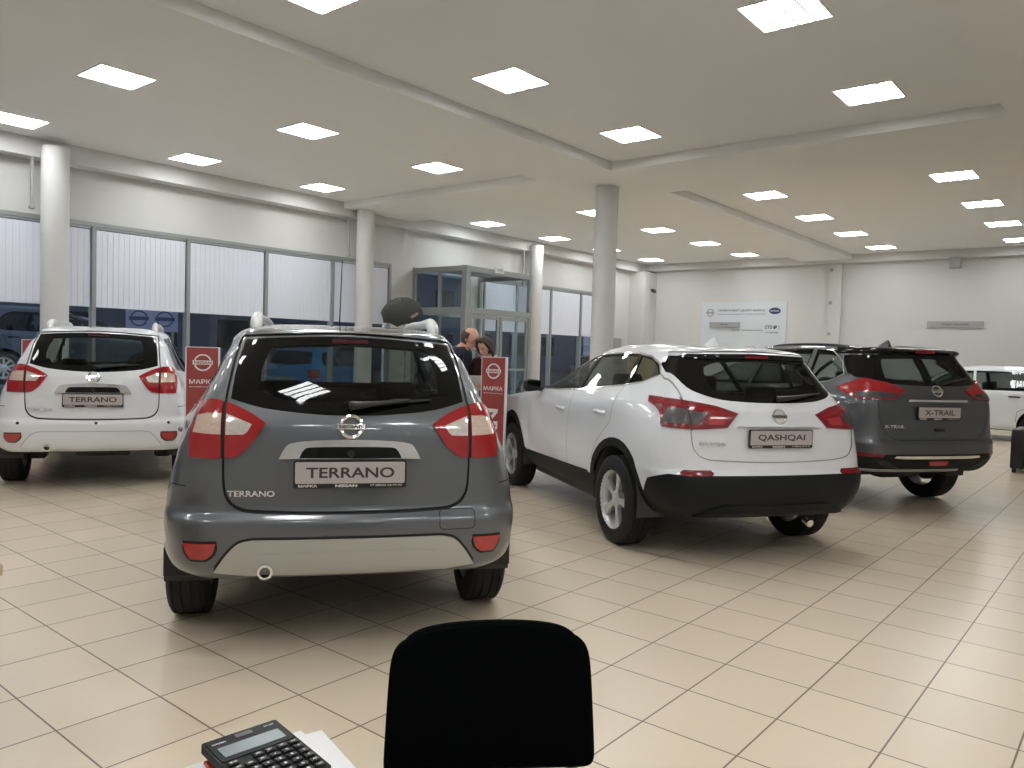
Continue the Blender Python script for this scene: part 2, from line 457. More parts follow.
for i, x in enumerate(LX):
    for j, y in enumerate(LY):
        if y < 0 and x < -6: continue
        if x > 0 and y > 6: continue
        if first: o = lp; first = False
        else: o = copy_tree(lp)
        z = ZC if x < -1.38 or y > 11 else 4.2
        o.location = (x, y, z-.0005); o.rotation_euler = (0, 0, 0)
        far = y > 10
        yl = [q for q in LY if (q > 10) == far and (far or q > 2 or x > 0)]
        k = yl.index(y) if y in yl else -1
        od = ['first', 'second', 'third', 'last'] if len(yl) == 4 else (['first', 'second', 'last'] if len(yl) == 3 else ['first', 'second', 'third', 'fourth', 'last'])
        nmk = 'a' if k < 0 else od[k] if k < len(od) else 'last'
        tag(o, 'ceiling light, %s %s the cross beam, %s' % (nmk if k >= 0 else 'one overhead', 'beyond' if far else 'before', rown[i]), 'ceiling light', 'square recessed ceiling lights')

# ---- glass vestibule
t = empty('glass_vestibule', (-12.2, 13.4, 0)); tag(t, 'grey framed glass entrance vestibule between the window bays', 'vestibule')
t.location = (0, 0, 0)
b_ = BM(); xc, y0, y1, zt, zm = -11.38, 12.28, 14.52, 3.24, 2.33
bb(b_, xc-.11, xc+.034, y0-.034, y0+.11, 0, zt+.006, .006, 1)
bb(b_, xc-.054, xc+.034, y1-.094, y1+.004, 0, zt+.006, .006, 1); bb(b_, XW+.01, XW+.09, y0-.034, y0+.04, 0, zt+.006, .006, 1); bb(b_, XW+.01, XW+.09, y1-.07, y1, 0, zt, .006, 1)
bb(b_, XW+.05, xc, y0-.03, y0+.05, zt-.12, zt, .005, 1); bb(b_, xc-.05, xc+.03, y0, y1, zt-.12, zt, .005, 1); bb(b_, XW+.05, xc, y1-.08, y1, zt-.12, zt, .005, 1)
bb(b_, XW+.05, xc, y0-.03, y0+.05, zm-.11, zm+.03, .005, 1); bb(b_, xc-.05, xc+.03, y0, y1, zm-.11, zm+.03, .005, 1)
bb(b_, XW+.05, xc, y0-.02, y0+.03, .02, .12, .005, 1)
bb(b_, -12.2, -12.14, y0-.02, y0+.04, zm, zt-.1, .004, 1)
bb(b_, XW+.2, xc-.2, y0-.0, y1-.0, zt-.03, zt-.015)
obj('frame', b_, M['alu'], t, False)
b_ = BM(); bb(b_, XW+.06, xc-.04, y0+.005, y0+.015, zm, zt-.1); obj('pane', b_, M['glass'], t, False)
b_ = BM(); bb(b_, XW+.06, xc-.04, y0+.005, y0+.015, .1, zm-.1); obj('pane', b_, M['glass'], t, False)
b_ = BM(); bb(b_, xc-.015, xc-.005, y0+.08, y1-.06, zm, zt-.1); obj('pane', b_, M['glass'], t, False)
for k in range(2):
    ya = y0+.115+k*1.035; yb = ya+1.01
    d = BM()
    bb(d, xc-.04, xc+.01, ya, ya+.08, .02, zm-.12, .004, 1); bb(d, xc-.04, xc+.01, yb-.08, yb, .02, zm-.12, .004, 1)
    bb(d, xc-.037, xc+.007, ya+.004, yb-.004, zm-.2, zm-.12, .004, 1); bb(d, xc-.037, xc+.007, ya+.004, yb-.004, .024, .14, .004, 1); bb(d, xc-.035, xc+.005, ya, yb, 1.0, 1.05, .004, 1)
    do = obj('door', d, M['alu'], t, False)
    g = BM(); bb(g, xc-.018, xc-.010, ya+.07, yb-.07, .12, zm-.18); obj('pane', g, M['glass'], do, False)
    g = BM(); hy = yb-.11 if k == 0 else ya+.11; cyl(g, (xc+.05, hy, .85), (xc+.05, hy, 1.25), .012, n=10); cyl(g, (xc, hy, .88), (xc+.05, hy, .88), .008, n=8); cyl(g, (xc, hy, 1.22), (xc+.05, hy, 1.22), .008, n=8)
    obj('handle', g, M['chrome'], do)
b_ = BM(); bb(b_, xc+.033, xc+.062, 13.15, 13.45, zt-.08, zt+.06, .005, 1); bb(b_, xc+.062, xc+.066, 13.2, 13.40, zt-.04, zt+.02, mi=1)
o = obj('exit_sign', b_, [M['white'], M['exitgreen']], None, False); tag(o, 'small green and white exit sign on top of the glass vestibule', 'sign')
b_ = BM(); bb(b_, XW-.03, XW+.0, 12.28, 14.19, WT-.07, WT, .004, 1)
for y in (12.30, 13.2, 14.16): bb(b_, XW-.08, XW-.02, y-.03, y+.03, 0, WT, .004, 1)
bb(b_, XW-.08, XW-.02, 12.28, 14.19, 2.22, 2.3, .004, 1)
o = obj('window_3', b_, M['alu'], None, False); o['kind'] = 'structure'
g = BM(); bb(g, XW-.055, XW-.045, 12.3, 14.17, .02, WT-.05); obj('pane', g, M['glass'], o, False)

# ---- back wall things
def on_back(x, z, y=YB): return Matrix.Translation((x, y, z)) @ Matrix.Rotation(PI/2, 4, 'X')
# local xy plane -> world: x->x, y->z, z->-y (towards the camera)
t = empty('service_banner', (-9.55, YB, 2.3)); tag(t, 'pale service centre banner with ring logo and red price line on the back wall', 'banner')
x0, x1, z0, z1 = -10.85, -8.22, 1.45, 3.12
cx, cz = -9.55, 2.3
b_ = BM(); bb(b_, x0-cx, x1-cx, -.02, -.001, z0-cz, z1-cz, .003, 1); obj('board', b_, M['bannerw'], t, False)
def rel(x, z, y=-.022): return Matrix.Translation((x-cx, y, z-cz)) @ Matrix.Rotation(PI/2, 4, 'X')
W_ = x1-x0; H_ = 1.35
def bp(u, v): return x0+u*W_, z1-.03-v*1.62    # u along width, v down
b_ = BM()
x, z = bp(.48, .135); add_text(b_, 'СЕРВИСНЫЙ ЦЕНТР МАРКА', W_*.56, .085, rel(x, z), .02)
x, z = bp(.48, .205); add_text(b_, 'официальный дилер по городу и области', W_*.56, .045, rel(x, z), .005)
x, z = bp(.56, .50); add_text(b_, 'до 3 лет гарантии на работы', W_*.36, .055, rel(x, z), .01)
x, z = bp(.845, .44); add_text(b_, 'СТО № 1', W_*.16, .10, rel(x, z), .03)
x, z = bp(.845, .54); add_text(b_, 'в городе', W_*.14, .05, rel(x, z), .01)
x, z = bp(.845, .80); add_text(b_, 'запись по телефону', W_*.16, .04, rel(x, z), .01)
obj('lettering', b_, M['ink'], t, False)
b_ = BM(); x, z = bp(.46, .82); add_text(b_, '1 000 РУБЛЕЙ', W_*.40, .12, rel(x, z), .02); obj('red_lettering', b_, M['redpanel'], t, False)
b_ = BM(); x, z = bp(.11, .175); logo(b_, .24, rel(x, z), .01); obj('ring_logo', b_, M['grey'], t)
b_ = BM(); x, z = bp(.87, .15)
vs = cyl(b_, (x-cx, -.035, z-cz), (x-cx, -.022, z-cz), .17, n=32)
for v in vs: v.co.z = z-cz + (v.co.z-(z-cz))*.55
obj('oval_logo', b_, M['darkblue'], t)
b_ = BM(); add_text(b_, 'DATSUN', .24, .05, rel(x, z, -.037), .02); obj('oval_logo_text', b_, M['white'], t, False)
b_ = BM(); x, z = bp(.30, .40); bb(b_, x-cx-.48, x-cx+.48, -.11, -.08, z-cz-.075, z-cz+.075, .004, 1)
for s in (-.4, .4): cyl(b_, (x-cx+s, -.08, z-cz), (x-cx+s, -.02, z-cz), .01, n=8)
so = obj('hanging_sign', b_, M['signgrey'], t, False)
b_ = BM(); add_text(b_, 'Кредит', .25, .06, rel(x, z, -.112), .01); obj('sign_text', b_, M['ink'], so, False)
b_ = BM(); x, z = bp(.13, .82); bb(b_, x-cx-.16, x-cx+.16, -.026, -.021, z-cz-.04, z-cz+.04); obj('grey_bar', b_, M['grey'], t, False)
t = empty('direction_sign', (-3.94, YB, 2.47)); tag(t, 'narrow grey sign plate with dark lettering on the right of the back wall', 'sign')
b_ = BM(); bb(b_, -.63, .63, -.05, -.02, -.08, .08, .004, 1); bb(b_, -.5, .5, -.02, 0, -.03, .03); obj('plate', b_, M['signgrey'], t, False)
b_ = BM(); add_text(b_, 'Отдел продаж', .62, .06, Matrix.Translation((0, -.052, 0)) @ Matrix.Rotation(PI/2, 4, 'X'), .012); obj('lettering', b_, M['ink'], t, False)
t = empty('wall_speaker', (-3.94, YB-.3, 3.98)); tag(t, 'small grey box speaker hanging high on the back wall', 'speaker')
b_ = BM(); bb(b_, -.12, .12, -.16, 0, -.14, .14, .012, 2); obj('housing', b_, M['grey'], t)
b_ = BM(); bb(b_, -.10, .10, -.168, -.16, -.12, .12, .003, 1); obj('grille', b_, M['signgrey'], t)
b_ = BM(); bb(b_, -.04, .04, 0, .3, -.02, .02); obj('bracket', b_, M['grey'], t)
t = empty('security_camera', (-12.36, YB-.75, 3.5)); tag(t, 'small dark security camera at the far corner of the room', 'camera')
t.location = (-12.45, YB-.45, 3.5)
b_ = BM(); cyl(b_, (0, 0, .05), (.12, 0, .0), .018, n=10); obj('arm', b_, M['alulight'], t)
b_ = BM(); box(b_, (.16, -.03, -.03), (.10, .20, .09), .02, 2, Matrix.Rotation(R(-15), 3, 'X')); obj('housing', b_, M['black'], t)
for z, nm in ((3.95, 'upper'), (3.05, 'middle'), (2.2, 'lowest')):
    b_ = BM(); bb(b_, -7.03, -6.95, YB-.15, YB-.12, z-.04, z+.04, .006, 1)
    o = obj('junction_box', b_, M['grey']); tag(o, nm+' small grey junction box on the pilaster of the back wall', 'junction box', 'junction boxes on the pilaster')
# boxes on a cabinet in the far corner, panel on the left wall
t = empty('display_shelf', (-12.2, YB-1.2, 0)); tag(t, 'low cabinet with brown and dark box tops in the far corner', 'cabinet')
b_ = BM(); bb(b_, -.35, .3, -.3, .3, 0, 1.72, .01, 1); obj('body', b_, M['wood'], t, False)
b_ = BM(); bb(b_, -.05, .32, -.32, -.30, 1.5, 1.7, .004, 1); obj('dark_front', b_, M['black'], t, False)
b_ = BM(); bb(b_, XW, XW+.05, 20.75, 21.2, 1.15, 1.95, .01, 1)
o = obj('notice_panel', b_, M['signgrey'], None, False); tag(o, 'grey notice panel on the wall beyond the free-standing column', 'panel')
b_ = BM(); bb(b_, XW, XW+.1, 20.62, 20.75, 2.9, 4.06, .01, 1)
o = obj('pipe_casing', b_, M['wall'], None, False); tag(o, 'white boxed pipe casing coming down from the ceiling by the far corner', 'casing')

# ================================================================== CARS
def pchip(ts, vs, t):
    n = len(ts)
    if t <= ts[0]: return vs[0]
    if t >= ts[-1]: return vs[-1]
    h = [ts[i+1]-ts[i] for i in range(n-1)]; d = [(vs[i+1]-vs[i])/h[i] for i in range(n-1)]
    def m(i):
        if i == 0: return d[0]
        if i == n-1: return d[-1]
        if d[i-1]*d[i] <= 0: return 0
        w1 = 2*h[i]+h[i-1]; w2 = h[i]+2*h[i-1]
        return (w1+w2)/(w1/d[i-1]+w2/d[i])
    for i in range(n-1):
        if t <= ts[i+1]:
            s = (t-ts[i])/h[i]; a = m(i)*h[i]; b = m(i+1)*h[i]
            return vs[i]*(2*s**3-3*s*s+1) + a*(s**3-2*s*s+s) + vs[i+1]*(-2*s**3+3*s*s) + b*(s**3-s*s)

# key columns: z, halfwidth, y rear, y front, corner radius, bow of the rear, rear taper of side
def body_rings(keys, step=.022):
    ts = [0]
    for a, b in zip(keys[:-1], keys[1:]):
        dd = max(abs(b[0]-a[0]), abs(b[1]-a[1]), abs(b[2]-a[2]), abs(b[3]-a[3])*.25)
        ts.append(ts[-1]+dd)
    T = []
    for a, b in zip(ts[:-1], ts[1:]):
        n = max(1, math.ceil((b-a)/step))
        T += [a+(b-a)*k/n for k in range(n)]
    T.append(ts[-1])
    return [[pchip(ts, [k[c] for k in keys], t) for c in range(7)] for t in T]

def ring_pts(z, hw, yr, yf, rc, bow, tr):
    nr, nc, ns, nf = 12, 9, 40, 8
    wr = hw-tr; rc = min(rc, wr*.8)
    pts = []
    yb = lambda x: yr + bow*(x/wr)**2
    for k in range(nr): x = (wr-rc)*k/nr; pts.append((x, yb(x)))
    L = yf-yr
    rcy = min(rc*1.25, L*.3); yc0 = yb(wr-rc); n = 2.3
    for k in range(nc):
        a = PI/2*k/nc
        pts.append(((wr-rc)+rc*math.sin(a)**(2/n), yc0+rcy*(1-max(0, math.cos(a))**(2/n))))
    ya = yc0+rcy
    fc = min(hw*.55, .42); fcy = min(.55, L*.3); ye = yf-fcy-.06*min(1, L)
    wf = hw*.97
    for k in range(ns):
        s = k/ns; y = ya+(ye-ya)*s
        x = hw
        if s < .35: x = hw-tr*((1-s/.35)**2)
        if s > .6: x = hw-(hw-wf)*(((s-.6)/.4)**2)
        pts.append((x, y))
    yfc = lambda x: yf-.06*min(1, L)*(x/wf)**2
    for k in range(nc):
        a = PI/2*(1-k/nc)
        pts.append(((wf-fc)+fc*math.sin(a)**(2/n), (yfc(wf-fc)-fcy)+fcy*math.cos(a)**(2/n)))
    for k in range(nf+1): x = (wf-fc)*(1-k/nf); pts.append((x, yfc(x)))
    return pts

class CarBody:
    def __init__(s, keys):
        bm = bmesh.new(); s.bm = bm
        rows = []
        for row in body_rings(keys):
            half = ring_pts(*row); z = row[0]
            loop = [(x, y) for x, y in half] + [(-x, y) for x, y in half[-2:0:-1]]
            rows.append([bm.verts.new((x, y, z)) for x, y in loop])
        n = len(rows[0])
        for A, B in zip(rows[:-1], rows[1:]):
            for k in range(n): bm.faces.new((A[k], A[(k+1) % n], B[(k+1) % n], B[k]))
        # roof cap
        top = rows[-1]
        h = n//2
        for k in range(0, h):
            a, b_ = top[k], top[k+1]; c, d = top[(n-k-1) % n], top[(n-k) % n]
            vs = []
            for v in (a, b_, c, d):
                if v not in vs: vs.append(v)
            if len(vs) >= 3: bm.faces.new(vs)
        bmesh.ops.recalc_face_normals(bm, faces=bm.faces[:])
        bm.normal_update()
        s.N = bm.verts.layers.float_vector.new('nrm')
        for v in bm.verts: v[s.N] = v.normal
        s.ref = bm.copy(); s.refN = s.ref.verts.layers.float_vector['nrm']
        s.bvh = BVHTree.FromBMesh(s.ref)
        s.reff = list(s.ref.faces)
        s.cen = [(f.calc_center_median(), max((v.co-f.calc_center_median()).length for v in f.verts)) for f in s.reff]
    def rear(s, x, z):
        h = s.bvh.ray_cast(Vector((x, -4, z)), Vector((0, 1, 0)))
        return h[0], h[1]
    def side(s, y, z, sg=1):
        h = s.bvh.ray_cast(Vector((3*sg, y, z)), Vector((-sg, 0, 0)))
        return h[0], h[1]
    def top(s, x, y):
        h = s.bvh.ray_cast(Vector((x, y, 3)), Vector((0, 0, -1)))
        return h[0], h[1]

FR = {'rear': (Vector((1, 0, 0)), Vector((0, 0, 1))), 'side': (Vector((0, 1, 0)), Vector((0, 0, 1))), 'top': (Vector((1, 0, 0)), Vector((0, 1, 0)))}
def inpoly(p, poly):
    x, y = p; c = False; j = len(poly)-1
    for i in range(len(poly)):
        xi, yi = poly[i]; xj, yj = poly[j]
        if (yi > y) != (yj > y) and x < (xj-xi)*(y-yi)/(yj-yi)+xi: c = not c
        j = i
    return c

def cut(bm, poly, frame, filt):
    """score the surface along the outline; return the faces inside it"""
    U, V = FR[frame] if isinstance(frame, str) else frame
    xs = [p[0] for p in poly]; ys = [p[1] for p in poly]
    x0, x1, y0, y1 = min(xs)-.02, max(xs)+.02, min(ys)-.02, max(ys)+.02
    def bbox(f):
        us = [v.co.dot(U) for v in f.verts]; vs = [v.co.dot(V) for v in f.verts]
        return min(us), max(us), min(vs), max(vs)
    C = {}
    for f in bm.faces:
        a = bbox(f)
        if a[1] < x0 or a[0] > x1 or a[3] < y0 or a[2] > y1: continue
        c = f.calc_center_median()
        if filt(c, f.normal): C[f] = a
    n = len(poly)
    for i in range(n):
        a = poly[i]; b = poly[(i+1) % n]
        d = (b[0]-a[0], b[1]-a[1]); L = math.hypot(*d)
        if L < 1e-6: continue
        e = .004
        bx0, bx1 = min(a[0], b[0])-e, max(a[0], b[0])+e; by0, by1 = min(a[1], b[1])-e, max(a[1], b[1])+e
        loc = [f for f, q in C.items() if not (q[1] < bx0 or q[0] > bx1 or q[3] < by0 or q[2] > by1)]
        if not loc: continue
        nn = U*(-d[1]/L) + V*(d[0]/L); pc = U*a[0]+V*a[1]
        geom = set(loc)
        for f in loc: geom.update(f.edges); geom.update(f.verts)
        r = bmesh.ops.bisect_plane(bm, geom=list(geom), plane_co=pc, plane_no=nn, dist=2e-5)
        for f in loc: C.pop(f, None)
        for g in r['geom']:
            if isinstance(g, bmesh.types.BMFace) and g.is_valid: C[g] = bbox(g)
    out = []
    for f in C:
        if not f.is_valid: continue
        c = f.calc_center_median()
        # area-ish centre
        if inpoly((c.dot(U), c.dot(V)), poly): out.append(f)
    return out

def take(bm, faces):
    """move faces to a new bmesh"""
    nb = bmesh.new(); N = nb.verts.layers.float_vector.new('nrm'); NB = bm.verts.layers.float_vector['nrm']
    mp = {}
    for f in faces:
        vs = []
        for v in f.verts:
            if v not in mp:
                q = nb.verts.new(v.co); q[N] = v[NB]; mp[v] = q
            vs.append(mp[v])
        try: nb.faces.new(vs)
        except ValueError: pass
    return nb

def extract(bm, faces):
    nb = take(bm, faces)
    bmesh.ops.delete(bm, geom=faces, context='FACES')
    return nb

def offset(nb, d, rim=0.0, inward=True):
    """shift along the stored normals, then give it an edge of depth rim"""
    N = nb.verts.layers.float_vector['nrm']
    for v in nb.verts:
        if d: v.co += v[N].normalized()*d
    if rim:
        es = [e for e in nb.edges if len(e.link_faces) == 1]
        r = bmesh.ops.extrude_edge_only(nb, edges=es)
        for g in r['geom']:
            if isinstance(g, bmesh.types.BMVert): g.co -= g[N].normalized()*rim
        nb.normal_update()
    return nb

def finish(name, nb, mats, parent, keepn=True, weld=True):
    N = nb.verts.layers.float_vector.get('nrm')
    nb.normal_update()
    for f in nb.faces: f.smooth = True
    me = bpy.data.meshes.new(name)
    sharp = set()
    nl = []
    lim = math.cos(R(38))
    for f in nb.faces:
        for v in f.verts:
            q = Vector(v[N]) if N else v.normal
            if q.length < .1 or q.normalized().dot(f.normal) < lim: q = f.normal
            nl.append(q.normalized().copy())
    nb.to_mesh(me); nb.free()
    a = me.attributes.get('nrm')
    if a: me.attributes.remove(a)
    me.normals_split_custom_set(nl)
    return link_mesh(name, me, mats, parent)

def overlay(body, name, poly, frame, filt, lift, thick, mat, parent):
    U, V = FR[frame] if isinstance(frame, str) else frame
    xs = [p[0] for p in poly]; ys = [p[1] for p in poly]
    x0, x1, y0, y1 = min(xs)-.03, max(xs)+.03, min(ys)-.03, max(ys)+.03
    fs = []
    for f, (c, r) in zip(body.reff, body.cen):
        u, v = c.dot(U), c.dot(V)
        if u+r < x0 or u-r > x1 or v+r < y0 or v-r > y1: continue
        if filt(c, f.normal): fs.append(f)
    nb = take(body.ref, fs); nb.normal_update()
    keep = set(cut(nb, poly, frame, lambda c, n: True))
    bmesh.ops.delete(nb, geom=[f for f in nb.faces if f not in keep], context='FACES')
    offset(nb, lift, thick)
    return finish(name, nb, mat, parent)

def mirror(poly): return [(-x, z) for x, z in poly][::-1]
def curve2(pts, k=5, closed=True):
    """smooth closed outline through points; points given as (x,z) soft or (x,z,1) sharp corner"""
    n = len(pts); out = []
    for i in range(n):
        p1 = pts[i]; p2 = pts[(i+1) % n]
        p0 = pts[i-1] if len(p1) == 2 else p1; p3 = pts[(i+2) % n] if len(p2) == 2 else p2
        if len(p1) == 3 and len(p2) == 3: out.append((p1[0], p1[1])); continue
        for j in range(k):
            t = j/k
            out.append(tuple(.5*((2*p1[c]) + (p2[c]-p0[c])*t + (2*p0[c]-5*p1[c]+4*p2[c]-p3[c])*t*t + (3*p1[c]-p0[c]-3*p2[c]+p3[c])*t**3) for c in (0, 1)))
    return out
def strip(pts, w):
    """polyline -> thin closed outline of width w"""
    A = []; B = []
    for i, p in enumerate(pts):
        a = pts[max(i-1, 0)]; b = pts[min(i+1, len(pts)-1)]
        d = (b[0]-a[0], b[1]-a[1]); L = math.hypot(*d) or 1
        n = (-d[1]/L*w/2, d[0]/L*w/2)
        A.append((p[0]+n[0], p[1]+n[1])); B.append((p[0]-n[0], p[1]-n[1]))
    return A+B[::-1]
def shrink(poly, d):
    n = len(poly); ar = sum(poly[i][0]*poly[(i+1) % n][1]-poly[(i+1) % n][0]*poly[i][1] for i in range(n))
    s = 1 if ar > 0 else -1; out = []
    for i in range(n):
        a = poly[i-1]; b = poly[(i+1) % n]; t = (b[0]-a[0], b[1]-a[1]); L = math.hypot(*t) or 1
        out.append((poly[i][0]-t[1]/L*d*s, poly[i][1]+t[0]/L*d*s))
    return out
def arc(cx, cz, r, a0, a1, n=16): return [(cx+r*math.cos(R(a0+(a1-a0)*k/n)), cz+r*math.sin(R(a0+(a1-a0)*k/n))) for k in range(n+1)]

def wheel(parent, x, y, rad, wid, rimr, style, sg):
    """sg=+1: outer face towards +x"""
    Mx = Matrix.Translation((x, y, rad)) @ Matrix.Diagonal((sg, 1, 1, 1))
    h = wid/2
    t = BM(); prof = [(rimr, -h*.85), (rimr+.012, -h*.95), (rad*.80, -h), (rad-.025, -h*.93), (rad-.006, -h*.82)]
    for g in (-.62, -.22, .22, .62):
        prof += [(rad, (g-.13)*h), (rad, (g-.035)*h), (rad-.009, (g-.03)*h), (rad-.009, (g+.03)*h), (rad, (g+.035)*h), (rad, (g+.13)*h)]
    prof += [(rad-.006, h*.82), (rad-.025, h*.93), (rad*.80, h), (rimr+.012, h*.95), (rimr, h*.85)]
    lathe(t, prof, 48, Mx)
    tire = obj('tyre', t, M['rubber'], parent, recalc=False)
    r_ = BM(); lathe(r_, [(rimr+.004, -h*.8), (rimr-.012, -h*.6), (rimr-.03, 0), (rimr-.02, h*.6), (rimr-.004, h*.82), (rimr+.006, h*.9), (rimr+.004, h*.8)], 40, Mx)
    # spokes
    for k in range(5):
        a0 = 2*PI*k/5 + PI/2
        for (wa, wb, da) in ((.020, .042, -.0), ) if style == 'wide' else ((.018, .022, -.16), (.018, .022, .16)):
            a = a0+da*.0
            Ro = Matrix.Rotation(a, 4, 'X')
            for sgn in ((1,) if style == 'wide' else (-1, 1)):
                off0 = 0 if style == 'wide' else sgn*.022; off1 = 0 if style == 'wide' else sgn*.055
                zs = [(.035, wa, h*.62, off0), (rimr*.55, (wa+wb)/2*.8, h*.66, (off0+off1)/2), (rimr-.008, wb, h*.74, off1)]
                prev = None
                for (q, ww, xx, of) in zs:
                    ring = [r_.verts.new(Mx @ (Ro @ Vector(p))) for p in ((xx, of-ww, q), (xx, of+ww, q), (xx-.035, of+ww*.8, q), (xx-.035, of-ww*.8, q))]
                    if prev:
                        for j in range(4): r_.faces.new((prev[j], prev[(j+1) % 4], ring[(j+1) % 4], ring[j]))
                    prev = ring
            if style != 'wide': break
    lathe(r_, [(.0005, h*.70), (.05, h*.68), (.068, h*.60), (.068, h*.2)], 24, Mx)
    rm = obj('rim', r_, M['rim'], tire, recalc=True)
    c = BM(); lathe(c, [(.0005, h*.74), (.024, h*.735), (.028, h*.70)], 20, Mx); obj('hub_cap', c, M['silver'], rm, recalc=True)
    c = BM(); lathe(c, [(.02, 0.0), (rimr*.72, 0.0), (rimr*.72, -.02), (.02, -.02)], 30, Mx); obj('brake_disc', c, M['trim'], tire, recalc=True)
    return tire

def surfM(p, n, tilt=True):
    """matrix: local x -> car +x, y -> up along surface, z -> outward"""
    n = n.normalized()
    if n.y > 0: n = -n
    xx = Vector((0, 0, 1)).cross(n).normalized(); yy = n.cross(xx).normalized()
    return Matrix(((xx.x, yy.x, n.x, p.x), (xx.y, yy.y, n.y, p.y), (xx.z, yy.z, n.z, p.z), (0, 0, 0, 1)))

def seats(root, fx, rx, zs=.30, back=.98):
    def one(x, y, w_, name='front_seat'):
        s = BM(); box(s, (x, y+.22, zs+.14), (w_, .52, .16), .05, 3)
        box(s, (x, y-.06, zs+.44), (w_, .14, .62), .05, 3, None)
        so = obj(name, s, M['seat'], root)
        return so
    for x in (-.38, .38):
        so = one(x, fx, .50)
        h = BM(); box(h, (x, fx-.10, back+.03), (.27, .10, .19), .04, 3); cyl(h, (x-.06, fx-.08, back-.24), (x-.06, fx-.10, back-.02), .007, n=8); cyl(h, (x+.06, fx-.08, back-.24), (x+.06, fx-.10, back-.02), .007, n=8)
        obj('headrest', h, M['seat'], so)
    so = one(0, rx, 1.22, 'rear_seat')
    for x in (-.38, .38):
        h = BM(); box(h, (x, rx-.09, back-.01), (.27, .09, .16), .035, 3); cyl(h, (x-.06, rx-.07, back-.24), (x-.06, rx-.09, back-.05), .007, n=8); cyl(h, (x+.06, rx-.07, back-.24), (x+.06, rx-.09, back-.05), .007, n=8)
        obj('headrest', h, M['seat'], so)
    d = BM(); box(d, (0, fx+.95, .88), (1.3, .5, .22), .06, 3); obj('dashboard', d, M['seat'], root)
    d = BM()
    n = 28; c = Vector((-.38, fx+.58, .98)); Ro = Matrix.Rotation(R(62), 3, 'X')
    tube(d, [c + Ro @ Vector((.18*math.cos(2*PI*k/n), .18*math.sin(2*PI*k/n), 0)) for k in range(n)], .014, 8, True)
    box(d, (-.38, fx+.60, .97), (.30, .03, .05), .01, 2); obj('steering_wheel', d, M['seat'], root)

REAR = lambda c, n: c.y < .2 and n.y < .25
REARX = lambda ymax: (lambda c, n: c.y < ymax and n.y < .3)
LEFT = lambda c, n: n.x < -.15
RIGHT = lambda c, n: n.x > .15
ANY = lambda c, n: True

def number_plate(par, body, x, z, text, w_=.52, wid=.78, hh=.05, strip_=True, tilt=0):
    p, n = body.rear(x, z)
    p2, _ = body.rear(x, z-.05)
    yy = min(body.rear(x+dx, z+dz)[0].y for dx in (-.2, 0, .2) for dz in (-.05, 0, .05))
    Mx = Matrix.Translation((x, yy-.002, z)) @ Matrix.Rotation(PI/2-R(tilt), 4, 'X')
    pt = lambda b_: [setattr(v, 'co', Mx @ v.co) for v in b_.verts]
    b_ = BM(); prism(b_, rrect(-w_/2, w_/2, -.068, .062, .012), 0, .014, 'xy'); pt(b_)
    fr = obj('licence_plate', b_, M['black'], par, False)
    b_ = BM(); prism(b_, rrect(-w_/2+.008, w_/2-.008, -.046, .055, .008), .0142, .017, 'xy'); pt(b_)
    obj('plate_face', b_, M['plate'], fr, False)
    b_ = BM(); add_text(b_, text, w_*wid, hh, Mx @ Matrix.Translation((0, .005, .0175)), .02); obj('plate_lettering', b_, M['ink'], fr, False)
    b_ = BM()
    add_text(b_, 'МАРКА', .085, .013, Mx @ Matrix.Translation((-.195, -.057, .0145)), .03)
    add_text(b_, 'NISSAN', .10, .013, Mx @ Matrix.Translation((-.02, -.057, .0145)), .03)
    add_text(b_, '+7 (8552) 33-77-77', .15, .011, Mx @ Matrix.Translation((.165, -.057, .0145)), .01)
    obj('frame_lettering', b_, M['white'], fr, False)
    return fr

def badge(par, body, x, z, d=.105):
    p, n = body.rear(x, z)
    Mx = surfM(p - Vector((0, .002, 0)), n)
    b_ = BM(); logo(b_, d, Mx, .008, .12); o = obj('badge', b_, M['chrome'], par)
    b_ = BM(); add_text(b_, 'NISSAN', d*.98, d*.14, Mx @ Matrix.Translation((0, 0, .0100)), .03); obj('badge_lettering', b_, M['ink'], o, False)

def model_text(par, body, x, z, s, w_, h_, lift=.001):
    p, n = body.rear(x, z)
    Mx = surfM(p - Vector((0, .004+lift, 0)), n)
    b_ = BM(); add_text(b_, s, w_, h_, Mx, .03, .004); obj('model_lettering', b_, M['chrome'], par, False)

